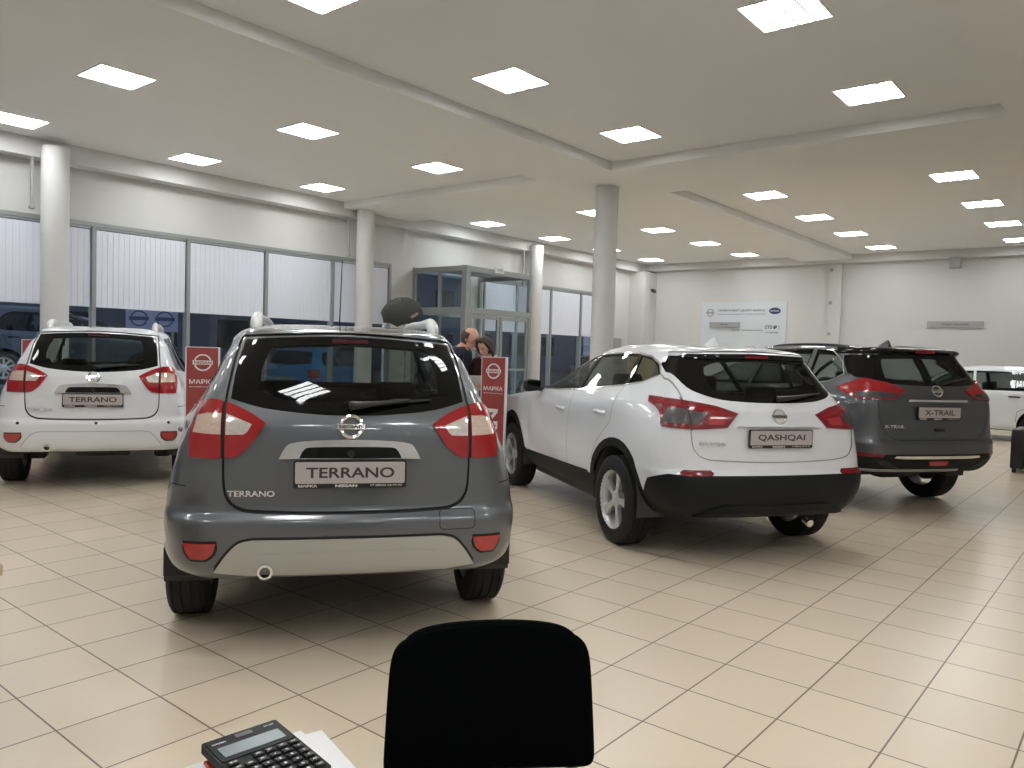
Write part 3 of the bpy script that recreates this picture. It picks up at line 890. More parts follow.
def common(root, B, bmb, S, pnt):
    """arches, underside, wheels and cabin shared by all cars"""
    wb, rr, rad = S['wb'], S.get('arch', .40), S['rad']
    for yc in (0, wb):
        for sg, flt in ((-1, lambda c, n: c.x < -.45 and n.x < -.1), (1, lambda c, n: c.x > .45 and n.x > .1)):
            circ = [(yc+rr*math.cos(2*PI*k/36), rad+.02+rr*math.sin(2*PI*k/36)) for k in range(36)]
            fs = cut(bmb, circ, 'side', flt)
            bmesh.ops.delete(bmb, geom=fs, context='FACES')
def wells(root, B, S):
    wb, rr, rad = S['wb'], S.get('arch', .40), S['rad']
    for yc in (0, wb):
        for sg in (-1, 1):
            w_ = BM(); prev = None; xo = S['hw']-.035; xi = S['hw']-.27
            for k in range(25):
                a = R(-12+204*k/24); q = [w_.verts.new((sg*x, yc+(rr+.004)*math.cos(a), rad+.02+(rr+.004)*math.sin(a))) for x in (xo, xi)]
                if prev: w_.faces.new((prev[0], prev[1], q[1], q[0]))
                prev = q
            c = [v for v in w_.verts if abs(abs(v.co.x)-xi) < 1e-4]
            w_.faces.new(c)
            obj('wheel_arch_liner', w_, M['trim'], root)
    t = BM(); L0 = S['yr']+.42; L1 = S['yf']-.35
    bb(t, -.66, .66, L0+.0, -.42, .37, .42, .02, 1); bb(t, -.5, .5, -.45, .45, .33, .39, .01, 1)
    bb(t, -.74, .74, .42, wb-.42, .22, .30, .02, 1); bb(t, -.5, .5, wb-.45, wb+.4, .24, .34, .01, 1)
    cyl(t, (-.62, 0, rad), (.62, 0, rad), .05, n=14)
    bb(t, -.66, -.5, -.09, .09, rad-.12, rad+.05, .02, 1); bb(t, .5, .66, -.09, .09, rad-.12, rad+.05, .02, 1)
    box(t, (.05, -.32, .34), (.5, .2, .11), .04, 2)
    obj('underbody', t, M['black'], root)
def lining(root, bmb, z0):
    fs = [f for f in bmb.faces if f.calc_center_median().z > z0]
    nb = take(bmb, fs); offset(nb, -.022)
    for f in nb.faces: f.normal_flip()
    N = nb.verts.layers.float_vector['nrm']
    for v in nb.verts: v[N] = -v[N]
    finish('cabin_lining', nb, M['trim'], root)

def window_part(bmb, name, poly, frame, flt, root, mat=None, border=0, push=-.003):
    fs = cut(bmb, poly, frame, flt)
    if not fs: print('EMPTY', name); return None
    nb = extract(bmb, fs)
    N = nb.verts.layers.float_vector['nrm']
    nb.normal_update()
    if border:
        inner = cut(nb, shrink(poly, border), frame, lambda c, n: True)
        gl = extract(nb, inner)
        offset(nb, push, .02); o = finish(name, nb, M['frit'], root)
        offset(gl, push); finish('pane', gl, mat, o)
        return o
    offset(nb, push, 0.012); return finish(name, nb, mat, root)

def mirror_part(root, B, y, z, sg, mat, x=.86):
    m_ = BM(); vs = box(m_, (0, 0, 0), (.17, .12, .13), .04, 3)
    for v in vs:
        if v.co.x*1 < 0: v.co.y *= .8; v.co.z *= .85
    for v in m_.verts: v.co = Vector((sg*(x+.10)+v.co.x*sg, y+v.co.y, z+v.co.z))
    o = obj('wing_mirror', m_, mat, root, recalc=True)
    g = BM(); vs = box(g, (sg*(x+.10), y-.061, z), (.14, .004, .10), .0015, 1); obj('mirror_glass', g, M['frit'], o)
    s = BM(); cyl(s, (sg*(x-.06), y+.02, z-.05), (sg*(x+.05), y, z-.03), .025, .02, n=10); obj('mirror_arm', s, M['black'], o)

def door_handle(root, B, y, z, sg, mat):
    p, n = B.side(y, z, sg)
    h = BM(); tube(h, smooth_path([p+Vector((-sg*.005, -.09, 0)), p+Vector((sg*.018, -.07, .0)), p+Vector((sg*.023, 0, .004)), p+Vector((sg*.018, .07, 0)), p+Vector((-sg*.005, .09, 0))], 4), .014, 8)
    obj('door_handle', h, mat, root)
    q = BM(); prism(q, rrect(-.05, .05, -.028, .028, .02), 0, .002, 'xy')
    Mx = surfM(p, n)
    return

# ---------------------------------------------------------------- car one: boxy estate with the rear seen (grey and white)
TK = [(.30,.80,-.56,3.30,.20,.03,.10),(.37,.86,-.74,3.42,.28,.05,.07),(.42,.885,-.80,3.45,.28,.06,.05),(.50,.885,-.825,3.49,.28,.07,.03),(.60,.892,-.835,3.52,.28,.07,.03),
 (.655,.895,-.832,3.52,.28,.07,.035),(.680,.895,-.805,3.51,.28,.07,.037),(.70,.895,-.793,3.51,.28,.07,.038),(.80,.895,-.787,3.50,.27,.07,.052),(.88,.895,-.785,3.47,.27,.07,.072),(.95,.905,-.782,3.44,.26,.07,.10),
 (1.02,.895,-.778,3.10,.26,.07,.12),(1.09,.842,-.765,2.60,.26,.07,.097),(1.14,.806,-.740,2.48,.25,.07,.081),(1.20,.766,-.700,2.36,.24,.07,.070),(1.25,.738,-.664,2.28,.23,.07,.062),(1.30,.712,-.624,2.18,.22,.07,.06),
 (1.35,.690,-.580,2.08,.20,.07,.06),(1.40,.667,-.531,1.98,.19,.07,.058),(1.45,.645,-.478,1.89,.19,.07,.075),(1.495,.625,-.430,1.80,.18,.07,.075),(1.515,.605,-.415,1.75,.18,.08,.07),(1.535,.58,-.37,1.70,.18,.08,.05),
 (1.555,.53,-.22,1.55,.16,.07,.03),(1.575,.42,.0,1.3,.14,.04,.02),(1.587,.28,.35,1.05,.10,.02,.0),(1.592,.1,.6,.8,.04,.01,.0)]
def terrano(kind, loc, ang, label, pnt, skid, has_fin):
    root = empty('car', (loc[0], loc[1], 0), R(90-ang)); tag(root, label, 'car')
    B = CarBody(TK); b = B.bm
    S = dict(wb=2.674, rad=.343, arch=.405, hw=.91, yr=-.82, yf=3.52)
    common(root, B, b, S, pnt)
    # under-edge of the rear bumper
    fs = cut(b, [(-1.2, .2), (-1.2, .405), (-.62, .37), (-.36, .36), (-.36, .2)], 'side', ANY); bmesh.ops.delete(b, geom=fs, context='FACES')
    # rear window
    rw = curve2([(-.515, 1.488, 1), (-.25, 1.508), (0, 1.515), (.25, 1.508), (.515, 1.488, 1), (.54, 1.35), (.552, 1.208, 1), (.40, 1.168), (.18, 1.145), (0, 1.14), (-.18, 1.145), (-.40, 1.168), (-.552, 1.208, 1), (-.54, 1.35)], 3)
    wo = extract(b, cut(b, rw, 'rear', REARX(-.2)))
    inner = curve2([(-.385, 1.455, 1), (0, 1.475), (.385, 1.455, 1), (.42, 1.36), (.425, 1.245, 1), (.30, 1.205), (0, 1.192), (-.30, 1.205), (-.425, 1.245, 1), (-.42, 1.36)], 3)
    gl = extract(wo, cut(wo, inner, 'rear', lambda c, n: True))
    # lamps (cut from the body)
    LP_ = [(.388, 1.10, 1), (.47, 1.148), (.57, 1.187), (.655, 1.19), (.703, 1.145), (.724, 1.05), (.718, .937, 1), (.58, .938), (.512, .946, 1), (.46, .99), (.405, 1.07)]
    lamps = []
    for sg in (-1, 1):
        poly = curve2(LP_ if sg > 0 else [((-p[0],)+tuple(p[1:])) for p in LP_][::-1], 3)
        fs = cut(b, poly, 'rear', lambda c, n: c.y < -.50 and n.y < .6)
        lamps.append((sg, extract(b, fs)))
    # tailgate seam
    tg = curve2([(-.575, 1.20, 1), (-.572, 1.0), (-.570, .85), (-.555, .765), (-.50, .712), (-.38, .696), (0, .69), (.38, .696), (.50, .712), (.555, .765), (.570, .85), (.572, 1.0), (.575, 1.20, 1), (.545, 1.46), (.53, 1.505, 1), (0, 1.532), (-.53, 1.505, 1), (-.545, 1.46)], 4)
    ring_o = cut(b, shrink(tg, -.004), 'rear', REARX(-.2)); ring_i = cut(b, shrink(tg, .005), 'rear', REARX(-.2))
    tgf = ring_i
    gate = extract(b, tgf)
    seamf = [f for f in cut(b, [(x_, z_-.007) if z_ < .86 else (x_, z_) for x_, z_ in shrink(tg, -.004)], 'rear', REARX(-.2))]  # lower edge widened in black to paint the shadow gap under the tailgate
    seam = extract(b, seamf); offset(seam, -.012); finish('tailgate_seam', seam, M['seam'], root)
    offset(gate, -.004, .02); go = finish('tailgate', gate, pnt, root)
    offset(wo, -.002, .012); w_o = finish('rear_window', wo, M['frit'], go)
    offset(gl, -.003); finish('pane', gl, M['priv'], w_o)
    # lamps detail: white band with reds around, dark split line
    for sg, nb in lamps:
        nb.normal_update()
        band = [(.448, 1.092), (.50, 1.112), (.562, 1.135), (.562, 1.044), (.482, 1.046), (.465, 1.06)]
        band2 = [(.582, 1.136), (.65, 1.134), (.696, 1.12), (.710, 1.044), (.582, 1.044)]
        split = [(.564, .90), (.564, 1.24), (.580, 1.24), (.580, .90)]
        mr = (lambda p: p) if sg > 0 else mirror
        c1 = extract(nb, cut(nb, mr(band), 'rear', lambda c, n: True)); c2 = extract(nb, cut(nb, mr(band2), 'rear', lambda c, n: True)); c3 = extract(nb, cut(nb, mr(split), 'rear', lambda c, n: True))
        offset(nb, .012, .03); lo = finish('tail_light', nb, M['red'], root)
        offset(c1, .010); finish('reversing_lens', c1, M['clear'], lo); offset(c2, .010); finish('indicator_lens', c2, M['amber'], lo); offset(c3, .006); finish('lamp_seam', c3, M['seam'], lo)
    # bumper seam + bumper as own part
    for sg in (-1, 1):
        st = strip([(sg*.99, .905), (sg*.62, .905)], .006)
    bump = cut(b, [(-1.3, .15), (-1.3, .80), (-.62, .80), (-.43, .745), (-.36, .60), (-.30, .15)], 'side', lambda c, n: c.y < -.2)
    bu = extract(b, bump); offset(bu, 0.0)
    for f in bu.faces: pass
    bo = finish('rear_bumper', bu, pnt, root)
    overlay(B, 'bumper_seam', strip([(-.46, .745), (-.62, .805), (-.70, .805)], .006), 'side', lambda c, n: n.x > .2, .001, 0, M['seam'], root)
    overlay(B, 'bumper_seam', strip([(-.46, .745), (-.62, .805), (-.70, .805)], .006), 'side', lambda c, n: n.x < -.2, .001, 0, M['seam'], root)
    sk = curve2([(-.60, .425, 1), (-.55, .50), (-.495, .556), (-.43, .572, 1), (.43, .572, 1), (.495, .556), (.55, .50), (.60, .425, 1), (.46, .408, 1), (-.46, .408, 1)], 4)
    if kind == 'grey':
        overlay(B, 'bumper_groove', shrink(sk, -.012), 'rear', REAR, .001, .0, M['seam'], bo)
        so = overlay(B, 'skid_plate', sk, 'rear', REAR, .014, .02, skid, bo)
        overlay(B, 'skid_lip', curve2([(-.42, .412, 1), (-.39, .488), (-.34, .51), (.34, .51), (.39, .488), (.42, .412, 1), (0, .410)], 3), 'rear', REAR, .018, .003, skid, so)
    else:
        overlay(B, 'bumper_groove', shrink(sk, -.008), 'rear', REAR, .001, .0, M['satin'], bo)
        overlay(B, 'skid_plate', sk, 'rear', REAR, .008, .02, pnt, bo)
        for x in (-.62, .03, .66):
            p, n = B.rear(x, .655); c = BM(); cyl(c, p, p-Vector((0, .004, 0)), .014, n=12); obj('parking_sensor', c, M['black'], bo)
    rf = curve2([(.592, .557, 1), (.735, .555, 1), (.722, .51), (.70, .482, 1), (.637, .482, 1), (.605, .51)], 2)
    for sg in (1, -1):
        q = rf if sg > 0 else mirror(rf)
        overlay(B, 'reflector_recess', shrink(q, -.012), 'rear', REAR, .001, 0, M['seam'], bo)
        overlay(B, 'bumper_reflector', q, 'rear', REAR, .006, .01, M['refl'], bo)
    if kind == 'grey':
        cv = rrect(.425, .60, .60, .69, .02)
        nb_ = strip(cv+[cv[0]], .004)
        overlay(B, 'tow_cover_seam', nb_, 'rear', REAR, .001, 0, M['seam'], bo)
    # exhaust
    e = BM(); y_ = -.85; lathe(e, [(.024, 0), (.034, 0), (.036, .01), (.036, .28), (.028, .28), (.028, .02), (.024, 0)], 28, Matrix.Translation((-.375, y_, .43)) @ Matrix.Rotation(PI/2, 4, 'Z'))
    eo = obj('exhaust_tip', e, M['chrome'], root, recalc=True)
    e = BM(); cyl(e, (-.375, y_+.05, .43), (-.375, y_+.06, .43), .03, n=20); obj('exhaust_inside', e, M['seam'], eo)
    # chrome garnish above the plate
    gz = curve2([(-.345, .945, 1), (-.315, 1.015), (-.24, 1.028), (-.08, 1.03), (0, 1.032), (.08, 1.03), (.24, 1.028), (.315, 1.015), (.345, .945, 1), (.24, .955), (-.24, .955)], 4)
    gz = curve2([(-.325, .937, 1), (-.30, .985), (-.265, 1.012), (-.15, 1.024), (0, 1.028), (.15, 1.024), (.265, 1.012), (.30, .985), (.325, .937, 1), (.25, .940, 1), (-.25, .940, 1)], 4)
    ga = overlay(B, 'chrome_garnish', gz, 'rear', REAR, .022, .03, M['chrome'], go)
    overlay(B, 'plate_recess', curve2([(-.285, .955, 1), (0, .978), (.285, .955, 1), (.28, .80, 1), (-.28, .80, 1)], 1), 'rear', REAR, .0015, 0, pnt, go)
    overlay(B, 'garnish_insert', curve2([(-.235, .942, 1), (-.21, .985), (-.16, .994), (0, .996), (.16, .994), (.21, .985), (.235, .942, 1)], 3), 'rear', REAR, .0235, .002, M['frit'], ga)  # dark mirror band painted in as the dark reflection in the chrome
    lk = BM(); p, n = B.rear(0, .965); cyl(lk, p-Vector((0, .0, 0)), p-Vector((0, .028, 0)), .017, n=16); obj('lock_button', lk, M['black'], go)
    number_plate(go, B, 0, .872, 'TERRANO')
    badge(go, B, .0, 1.088, .115)
    model_text(go, B, -.445, .778, 'TERRANO', .21, .028)
    # wiper
    wi = BM(); 
    def wp(x, z, l): p, n = B.rear(x, z); return p + Vector((0, -l, 0))
    tube(wi, [wp(.0, 1.185, .02), wp(.02, 1.188, .045), wp(.10, 1.196, .04), wp(.28, 1.215, .028)], .010, 8, rads=[.022, .02, .013, .007])
    tube(wi, [wp(.06, 1.183, .012), wp(.2, 1.199, .012), wp(.385, 1.215, .012)], .006, 6); obj('rear_wiper', wi, M['black'], go)
    # high brake light in the glass top
    overlay(B, 'high_brake_light', [(-.09, 1.482), (.09, 1.482), (.09, 1.50), (-.09, 1.50)], 'rear', REARX(-.2), -.001, .0, M['ddred'], go)
    # side windows
    fw = curve2([(2.10, 1.115, 1), (1.02, 1.115, 1), (1.05, 1.50, 1), (1.35, 1.51), (1.62, 1.45)], 2)
    rwn = curve2([(.96, 1.115, 1), (.10, 1.115, 1), (.12, 1.30), (.22, 1.50, 1), (.98, 1.505, 1)], 2)
    qw = curve2([(.03, 1.125, 1), (-.38, 1.155, 1), (-.30, 1.30), (-.12, 1.47, 1), (.13, 1.49, 1), (.05, 1.30)], 2)
    for sg, fl in ((-1, LEFT), (1, RIGHT)):
        for nm, pl in (('front_side_window', fw), ('rear_side_window', rwn), ('quarter_window', qw)):
            window_part(b, nm, pl, 'side', fl, root, M['tint'] if nm[0] == 'f' else M['priv'], .022)
    ws = [(-.72, 1.12), (.72, 1.12), (.60, 1.52), (-.60, 1.52)]
    window_part(b, 'windscreen', ws, 'rear', lambda c, n: c.y > 1.0 and n.y > .2, root, M['tint'], .03)
    # door seams
    for sg in (-1, 1):
        fl = LEFT if sg < 0 else RIGHT
        for ln in ([(1.0, .36), (.99, 1.11)], [(2.12, .40), (2.13, 1.10)], [(.02, 1.12), (.06, .95), (.30, .78), (.44, .60), (.46, .40)]):
            overlay(B, 'door_seam', strip(ln, .007), 'side', fl, .0008, 0, M['seam'], root)
        door_handle(root, B, .36, .96, sg, pnt); door_handle(root, B, 1.12, .98, sg, pnt)
        mirror_part(root, B, 2.0, 1.14, sg, M['black'], .77)
        # arch lip
        for yc in (0, S['wb']):
            pts = []
            for k in range(21):
                a = R(6+168*k/20); y = yc+.405*math.cos(a); z = .363+.405*math.sin(a); p, n = B.side(y, z+.004 if z > .4 else z, sg)
                pts.append(Vector(((p.x if p else sg*.9), y, z)))
            l_ = BM(); tube(l_, pts, .014, 8); obj('arch_lip', l_, pnt if yc else pnt, root)
        # roof rail
        pts = []
        zz = [(.0, -.01, .036), (.03, .028, .045), (.12, .052, .040), (.28, .060, .030), (.6, .056, .026), (1.0, .066, .026), (1.25, .060, .030), (1.38, .045, .042), (1.46, .0, .034)]
        for y, dz, rr in zz:
            p, n = B.top(sg*.49, y); pts.append((Vector((sg*.49, y, p.z+dz-.008)), rr))
        rl = BM(); path = smooth_path([q[0] for q in pts], 4); rads = []
        for i in range(len(pts)-1):
            for j in range(4): rads.append(pts[i][1]+(pts[i+1][1]-pts[i][1])*j/4)
        rads.append(pts[-1][1]); tube(rl, path, .03, 12, rads=rads, sx=.75)
        obj('roof_rail', rl, M['silver'], root)
        # mudflap
        mf = BM(); bb(mf, sg*.665, sg*.872, -.445, -.425, .31, .46, .006, 1); obj('mud_flap', mf, M['black'], root)
    for yc in (0, S['wb']):
        for sg in (-1, 1): wheel(root, sg*.785, yc, S['rad'], .215, .215, 'double', sg)
    # front lamps
    for sg in (-1, 1):
        overlay(B, 'headlight', curve2([(sg*.45, .72, 1), (sg*.80, .76, 1), (sg*.82, .92, 1), (sg*.50, .90, 1)], 1), 'rear', lambda c, n: c.y > 2.4 and n.y > .1, .004, .01, M['clear'], root)
    overlay(B, 'grille', [(-.38, .55), (.38, .55), (.42, .88), (-.42, .88)], 'rear', lambda c, n: c.y > 2.4 and n.y > .1, .004, .01, M['black'], root)
    if has_fin:
        an = BM(); p, n = B.top(0, 1.45); cyl(an, p, p+Vector((0, -.03, .03)), .018, .012, n=12); cyl(an, p+Vector((0, -.03, .03)), p+Vector((0, -.34, .50)), .005, .003, n=8); obj('roof_antenna', an, M['black'], root)
    wells(root, B, S)
    lining(root, b, .5)
    seats(root, 1.05, .15, .40, 1.10)
    finish('body_shell', b, pnt, root)
    return root

def stamp(t0=[0]):
    import time
    n = time.time(); d = n-t0[0]; t0[0] = n; return round(d, 1)
stamp()
terrano('grey', (-3.509-.02, 2.834), 36.5, 'dark grey estate car in the centre foreground, seen square from behind, TERRANO plate', P['grey'], M['satin'], True)
print('terrano', stamp())
terrano('white', (-8.497, 3.633), 29.0, 'white estate car at far left, seen from behind, TERRANO plate and silver roof rails', P['white'], M['satin'], False)
print('terrano2', stamp())
# ---------------------------------------------------------------- car two: white crossover seen from its rear left
DL = (Vector((.7071, -.7071, 0)), Vector((0, 0, 1)))
DRt = (Vector((.7071, .7071, 0)), Vector((0, 0, 1)))
def d3(pts, sg):
    """3-D outline given for the left side -> diagonal frame coordinates"""
    U = DL[0] if sg < 0 else DRt[0]
    out = []
    for p in pts:
        x, y, z = p[:3]; x = x if sg < 0 else -x
        out.append((x*U.x+y*U.y, z)+tuple(p[3:]))
    return out
def lamp3(B, b, name, pts, sg, lift, mat, par, flt, k=3, cutbody=True):
    fr = DL if sg < 0 else DRt
    poly = curve2(d3(pts, sg), k)
    if cutbody:
        nb = extract(b, cut(b, poly, fr, flt)); offset(nb, lift, .03); return finish(name, nb, mat, par)
    return overlay(B, name, poly, fr, flt, lift, .003, mat, par)
def roof_fin(root, B, y, mat, h=.07):
    p, n = B.top(0, y); f_ = BM(); z0 = p.z
    prof = [(-.085, 0), (-.06, h*.95), (-.045, h), (-.02, h*.8), (.05, h*.25), (.09, 0)]
    for s in (1,):
        A = [f_.verts.new((.022*(1-z/h*.75), y+yy, z0-.004+z)) for yy, z in prof]; C_ = [f_.verts.new((-.022*(1-z/h*.75), y+yy, z0-.004+z)) for yy, z in prof]
        f_.faces.new(A); f_.faces.new(C_[::-1])
        for i in range(len(prof)): j = (i+1) % len(prof); f_.faces.new((A[i], C_[i], C_[j], A[j]))
    obj('shark_fin_antenna', f_, mat, root, recalc=True)

QK = [(.30,.80,-.60,3.30,.25,.05,.10),(.36,.85,-.80,3.40,.30,.07,.08),(.46,.885,-.875,3.48,.32,.09,.05),(.58,.90,-.895,3.52,.32,.09,.035),(.645,.905,-.89,3.52,.32,.09,.035),(.68,.905,-.868,3.52,.32,.09,.04),
 (.76,.905,-.85,3.50,.30,.085,.05),(.88,.90,-.842,3.44,.30,.085,.065),(.96,.895,-.838,3.25,.29,.085,.08),(1.03,.885,-.825,2.75,.28,.085,.095),(1.10,.865,-.80,2.28,.28,.09,.11),
 (1.15,.835,-.765,2.02,.27,.10,.115),(1.22,.79,-.71,1.85,.25,.105,.11),(1.32,.73,-.632,1.62,.24,.11,.10),(1.42,.665,-.555,1.38,.22,.11,.09),(1.465,.63,-.522,1.24,.20,.11,.08),(1.49,.61,-.515,1.17,.19,.11,.075),(1.508,.59,-.49,1.10,.18,.11,.06),
 (1.525,.56,-.38,1.02,.17,.09,.04),(1.548,.49,-.12,.85,.15,.05,.03),(1.562,.36,.1,.7,.10,.03,.0),(1.568,.15,.25,.5,.05,.01,.0)]
def qashqai(loc, ang):
    pnt = P['white']
    root = empty('car', (loc[0], loc[1], 0), R(90-ang)); tag(root, 'white crossover in the middle right, rear left corner towards the camera, QASHQAI plate', 'car')
    B = CarBody(QK); b = B.bm
    S = dict(wb=2.646, rad=.342, arch=.395, hw=.905, yr=-.89, yf=3.52)
    common(root, B, b, S, pnt)
    fs = cut(b, [(-1.2, .2), (-1.2, .365), (-.66, .345), (-.36, .33), (-.36, .2)], 'side', ANY); bmesh.ops.delete(b, geom=fs, context='FACES')
    # lower cladding ring
    wr = .462
    cl = [(-1.4, .1), (-1.4, .655), (-.72, .655), (-.53, .60), (-.452, .50)] + arc(0, .362, wr, 164, 14, 14) + [(.50, .485), (2.10, .455)] + arc(2.646, .362, wr, 166, 10, 14) + [(3.2, .50), (4.2, .55), (4.2, .1)]
    clf = extract(b, cut(b, cl, 'side', ANY)); offset(clf, .002); 
    # windows
    rw = curve2([(-.60, 1.448, 1), (-.55, 1.472), (-.3, 1.488), (0, 1.492), (.3, 1.488), (.55, 1.472), (.60, 1.448, 1), (.615, 1.35), (.60, 1.25), (.53, 1.205), (.40, 1.172), (.2, 1.158), (0, 1.155), (-.2, 1.158), (-.40, 1.172), (-.53, 1.205), (-.60, 1.25), (-.615, 1.35)], 3)
    wo = extract(b, cut(b, rw, 'rear', REARX(-.2)))
    inner = curve2([(-.42, 1.435, 1), (0, 1.45), (.42, 1.435, 1), (.46, 1.34), (.44, 1.235, 1), (.3, 1.20), (0, 1.19), (-.3, 1.20), (-.44, 1.235, 1), (-.46, 1.34)], 3)
    gl = extract(wo, cut(wo, inner, 'rear', ANY))
    # lamps
    LQ = [(-.335, -.81, 1.078, 1), (-.50, -.79, 1.122), (-.66, -.72, 1.150), (-.78, -.58, 1.163), (-.84, -.38, 1.168, 1), (-.85, -.40, 1.125, 1), (-.84, -.50, 1.095), (-.825, -.575, 1.05), (-.82, -.60, .972, 1), (-.64, -.765, .968), (-.425, -.825, .982, 1)]
    lamps = {}
    for sg in (-1, 1):
        fr = DL if sg < 0 else DRt
        lamps[sg] = extract(b, cut(b, curve2(d3(LQ, sg), 3), fr, lambda c, n, sg=sg: c.x*sg > .2 and c.y < 0))
    # tailgate
    tg = curve2([(-.655, 1.14, 1), (-.668, 1.0), (-.665, .90), (-.645, .82), (-.56, .765), (-.3, .748), (0, .744), (.3, .748), (.56, .765), (.645, .82), (.665, .90), (.668, 1.0), (.655, 1.14, 1), (.64, 1.30), (.625, 1.46), (.58, 1.497, 1), (0, 1.517), (-.58, 1.497, 1), (-.625, 1.46), (-.64, 1.30)], 4)
    gate = extract(b, cut(b, shrink(tg, .003), 'rear', REARX(-.2)))
    seam = extract(b, cut(b, shrink(tg, -.003), 'rear', REARX(-.2))); offset(seam, -.010); finish('tailgate_seam', seam, M['grey'], root)
    offset(gate, -.003, .02); go = finish('tailgate', gate, pnt, root)
    offset(wo, -.002, .012); w_o = finish('rear_window', wo, M['frit'], go)
    offset(gl, -.003); finish('pane', gl, M['priv'], w_o)
    co_ = finish('lower_cladding', clf, M['clad'], root)
    for sg, nb in lamps.items():
        offset(nb, .010, .03); lo = finish('tail_light', nb, M['dred'], root)
        fr = DL if sg < 0 else DRt
        F_ = lambda c, n, sg=sg: c.x*sg > .2 and c.y < 0
        lamp3(B, b, 'lamp_lens', [(-.56, -.78, 1.075, 1), (-.70, -.68, 1.10, 1), (-.775, -.60, 1.095, 1), (-.80, -.60, 1.0, 1), (-.60, -.77, 1.0, 1)], sg, .0125, M['smoke'], lo, F_, 1, False)
        lamp3(B, b, 'light_bar', [(-.38, -.81, 1.062, 1), (-.56, -.79, 1.10, 1), (-.70, -.70, 1.125, 1), (-.83, -.45, 1.145, 1), (-.83, -.46, 1.13, 1), (-.70, -.70, 1.112, 1), (-.56, -.79, 1.088, 1), (-.40, -.81, 1.048, 1)], sg, .0125, M['red'], lo, F_, 1, False)
        lamp3(B, b, 'light_bar', [(-.42, -.81, 1.045, 1), (-.55, -.79, 1.06, 1), (-.55, -.79, 1.0, 1), (-.45, -.81, 1.0, 1)], sg, .0125, M['refl'], lo, F_, 1, False)
        overlay(B, 'lamp_seam', strip([(sg*.662, .96), (sg*.660, 1.17)], .006), 'rear', REARX(-.2), .0135, 0, M['seam'], lo)
        overlay(B, 'bumper_reflector', curve2([(sg*.52, .668, 1), (sg*.54, .690, 1), (sg*.72, .690, 1), (sg*.75, .665, 1), (sg*.73, .650, 1), (sg*.54, .652, 1)], 1), 'rear', REAR, .008, .01, M['dred'], co_)
    overlay(B, 'bumper_lower_panel', curve2([(-.62, .365, 1), (-.50, .43), (-.40, .45, 1), (.40, .45, 1), (.50, .43), (.62, .365, 1)], 3), 'rear', REAR, .016, .02, M['clad'], co_)
    overlay(B, 'bumper_slot', curve2([(-.48, .37, 1), (-.45, .40, 1), (.45, .40, 1), (.48, .37, 1)], 1), 'rear', REAR, .019, .003, M['seam'], co_)
    overlay(B, 'plate_ledge', curve2([(-.34, .99, 1), (-.31, 1.005, 1), (.31, 1.005, 1), (.34, .99, 1)], 1), 'rear', REAR, .022, .03, pnt, go)
    number_plate(go, B, 0, .912, 'QASHQAI', .52, .74, .05)
    badge(go, B, 0, 1.062, .115)
    model_text(go, B, -.525, .872, 'QASHQAI', .20, .026)
    wi = BM()
    def wp(x, z, l): p, n = B.rear(x, z); return p + Vector((0, -l, 0))
    tube(wi, [wp(.02, 1.185, .02), wp(.06, 1.188, .035), wp(.2, 1.20, .03), wp(.44, 1.225, .02)], .01, 8, rads=[.022, .02, .014, .006]); obj('rear_wiper', wi, M['black'], go)
    overlay(B, 'spoiler_underside', curve2([(-.56, 1.462, 1), (-.5, 1.486, 1), (0, 1.498, 1), (.5, 1.486, 1), (.56, 1.462, 1), (.45, 1.452, 1), (0, 1.462, 1), (-.45, 1.452, 1)], 2), 'rear', REARX(-.2), .004, 0, M['frit'], go)
    overlay(B, 'high_brake_light', [(-.10, 1.466), (.10, 1.466), (.10, 1.484), (-.10, 1.484)], 'rear', REARX(-.2), .006, 0, M['dred'], go)
    ex = BM(); cyl(ex, (.32, -.74, .30), (.32, -.80, .285), .028, n=16); obj('exhaust_tip', ex, M['chrome'], root)
    # side glass
    fw = curve2([(1.95, 1.105, 1), (.93, 1.155, 1), (.97, 1.435, 1), (1.18, 1.395), (1.47, 1.29), (1.76, 1.175)], 3)
    rwn = curve2([(.86, 1.16, 1), (.10, 1.235, 1), (.10, 1.35), (.14, 1.462, 1), (.45, 1.465), (.90, 1.445, 1)], 3)
    qw = curve2([(.04, 1.242, 1), (-.12, 1.275), (-.23, 1.325, 1), (-.17, 1.385), (-.06, 1.44), (.08, 1.460, 1), (.04, 1.35)], 3)
    allw = curve2([(1.99, 1.095, 1), (.93, 1.145, 1), (.10, 1.225), (-.12, 1.262), (-.255, 1.325, 1), (-.18, 1.405), (-.06, 1.458), (.14, 1.480), (.5, 1.481), (.95, 1.458), (1.20, 1.412), (1.50, 1.305), (1.79, 1.19)], 3)
    for sg, fl in ((-1, LEFT), (1, RIGHT)):
        fs = cut(b, allw, 'side', fl); nb = extract(b, fs)
        parts = []
        for nm, pl in (('front_side_window', fw), ('rear_side_window', rwn), ('quarter_window', qw)):
            parts.append((nm, extract(nb, cut(nb, pl, 'side', lambda c, n: True))))
        # chrome rim of the glasshouse
        for nm, g_ in parts: offset(g_, -.006, .01); finish(nm, g_, M['tint'] if nm[0] == 'f' else M['priv'], root)
        offset(nb, -.002, .012); fo = finish('window_surround', nb, M['frit'], root)
        lo_ = [(1.99, 1.095), (1.5, 1.118), (.93, 1.145), (.5, 1.187), (.10, 1.225), (-.12, 1.262), (-.255, 1.325), (-.18, 1.405), (-.06, 1.458), (.14, 1.480), (.5, 1.481), (.95, 1.458), (1.20, 1.412), (1.50, 1.305), (1.79, 1.19)]
        overlay(B, 'chrome_window_line', strip(lo_, .012), 'side', fl, .003, .004, M['chrome'], fo)
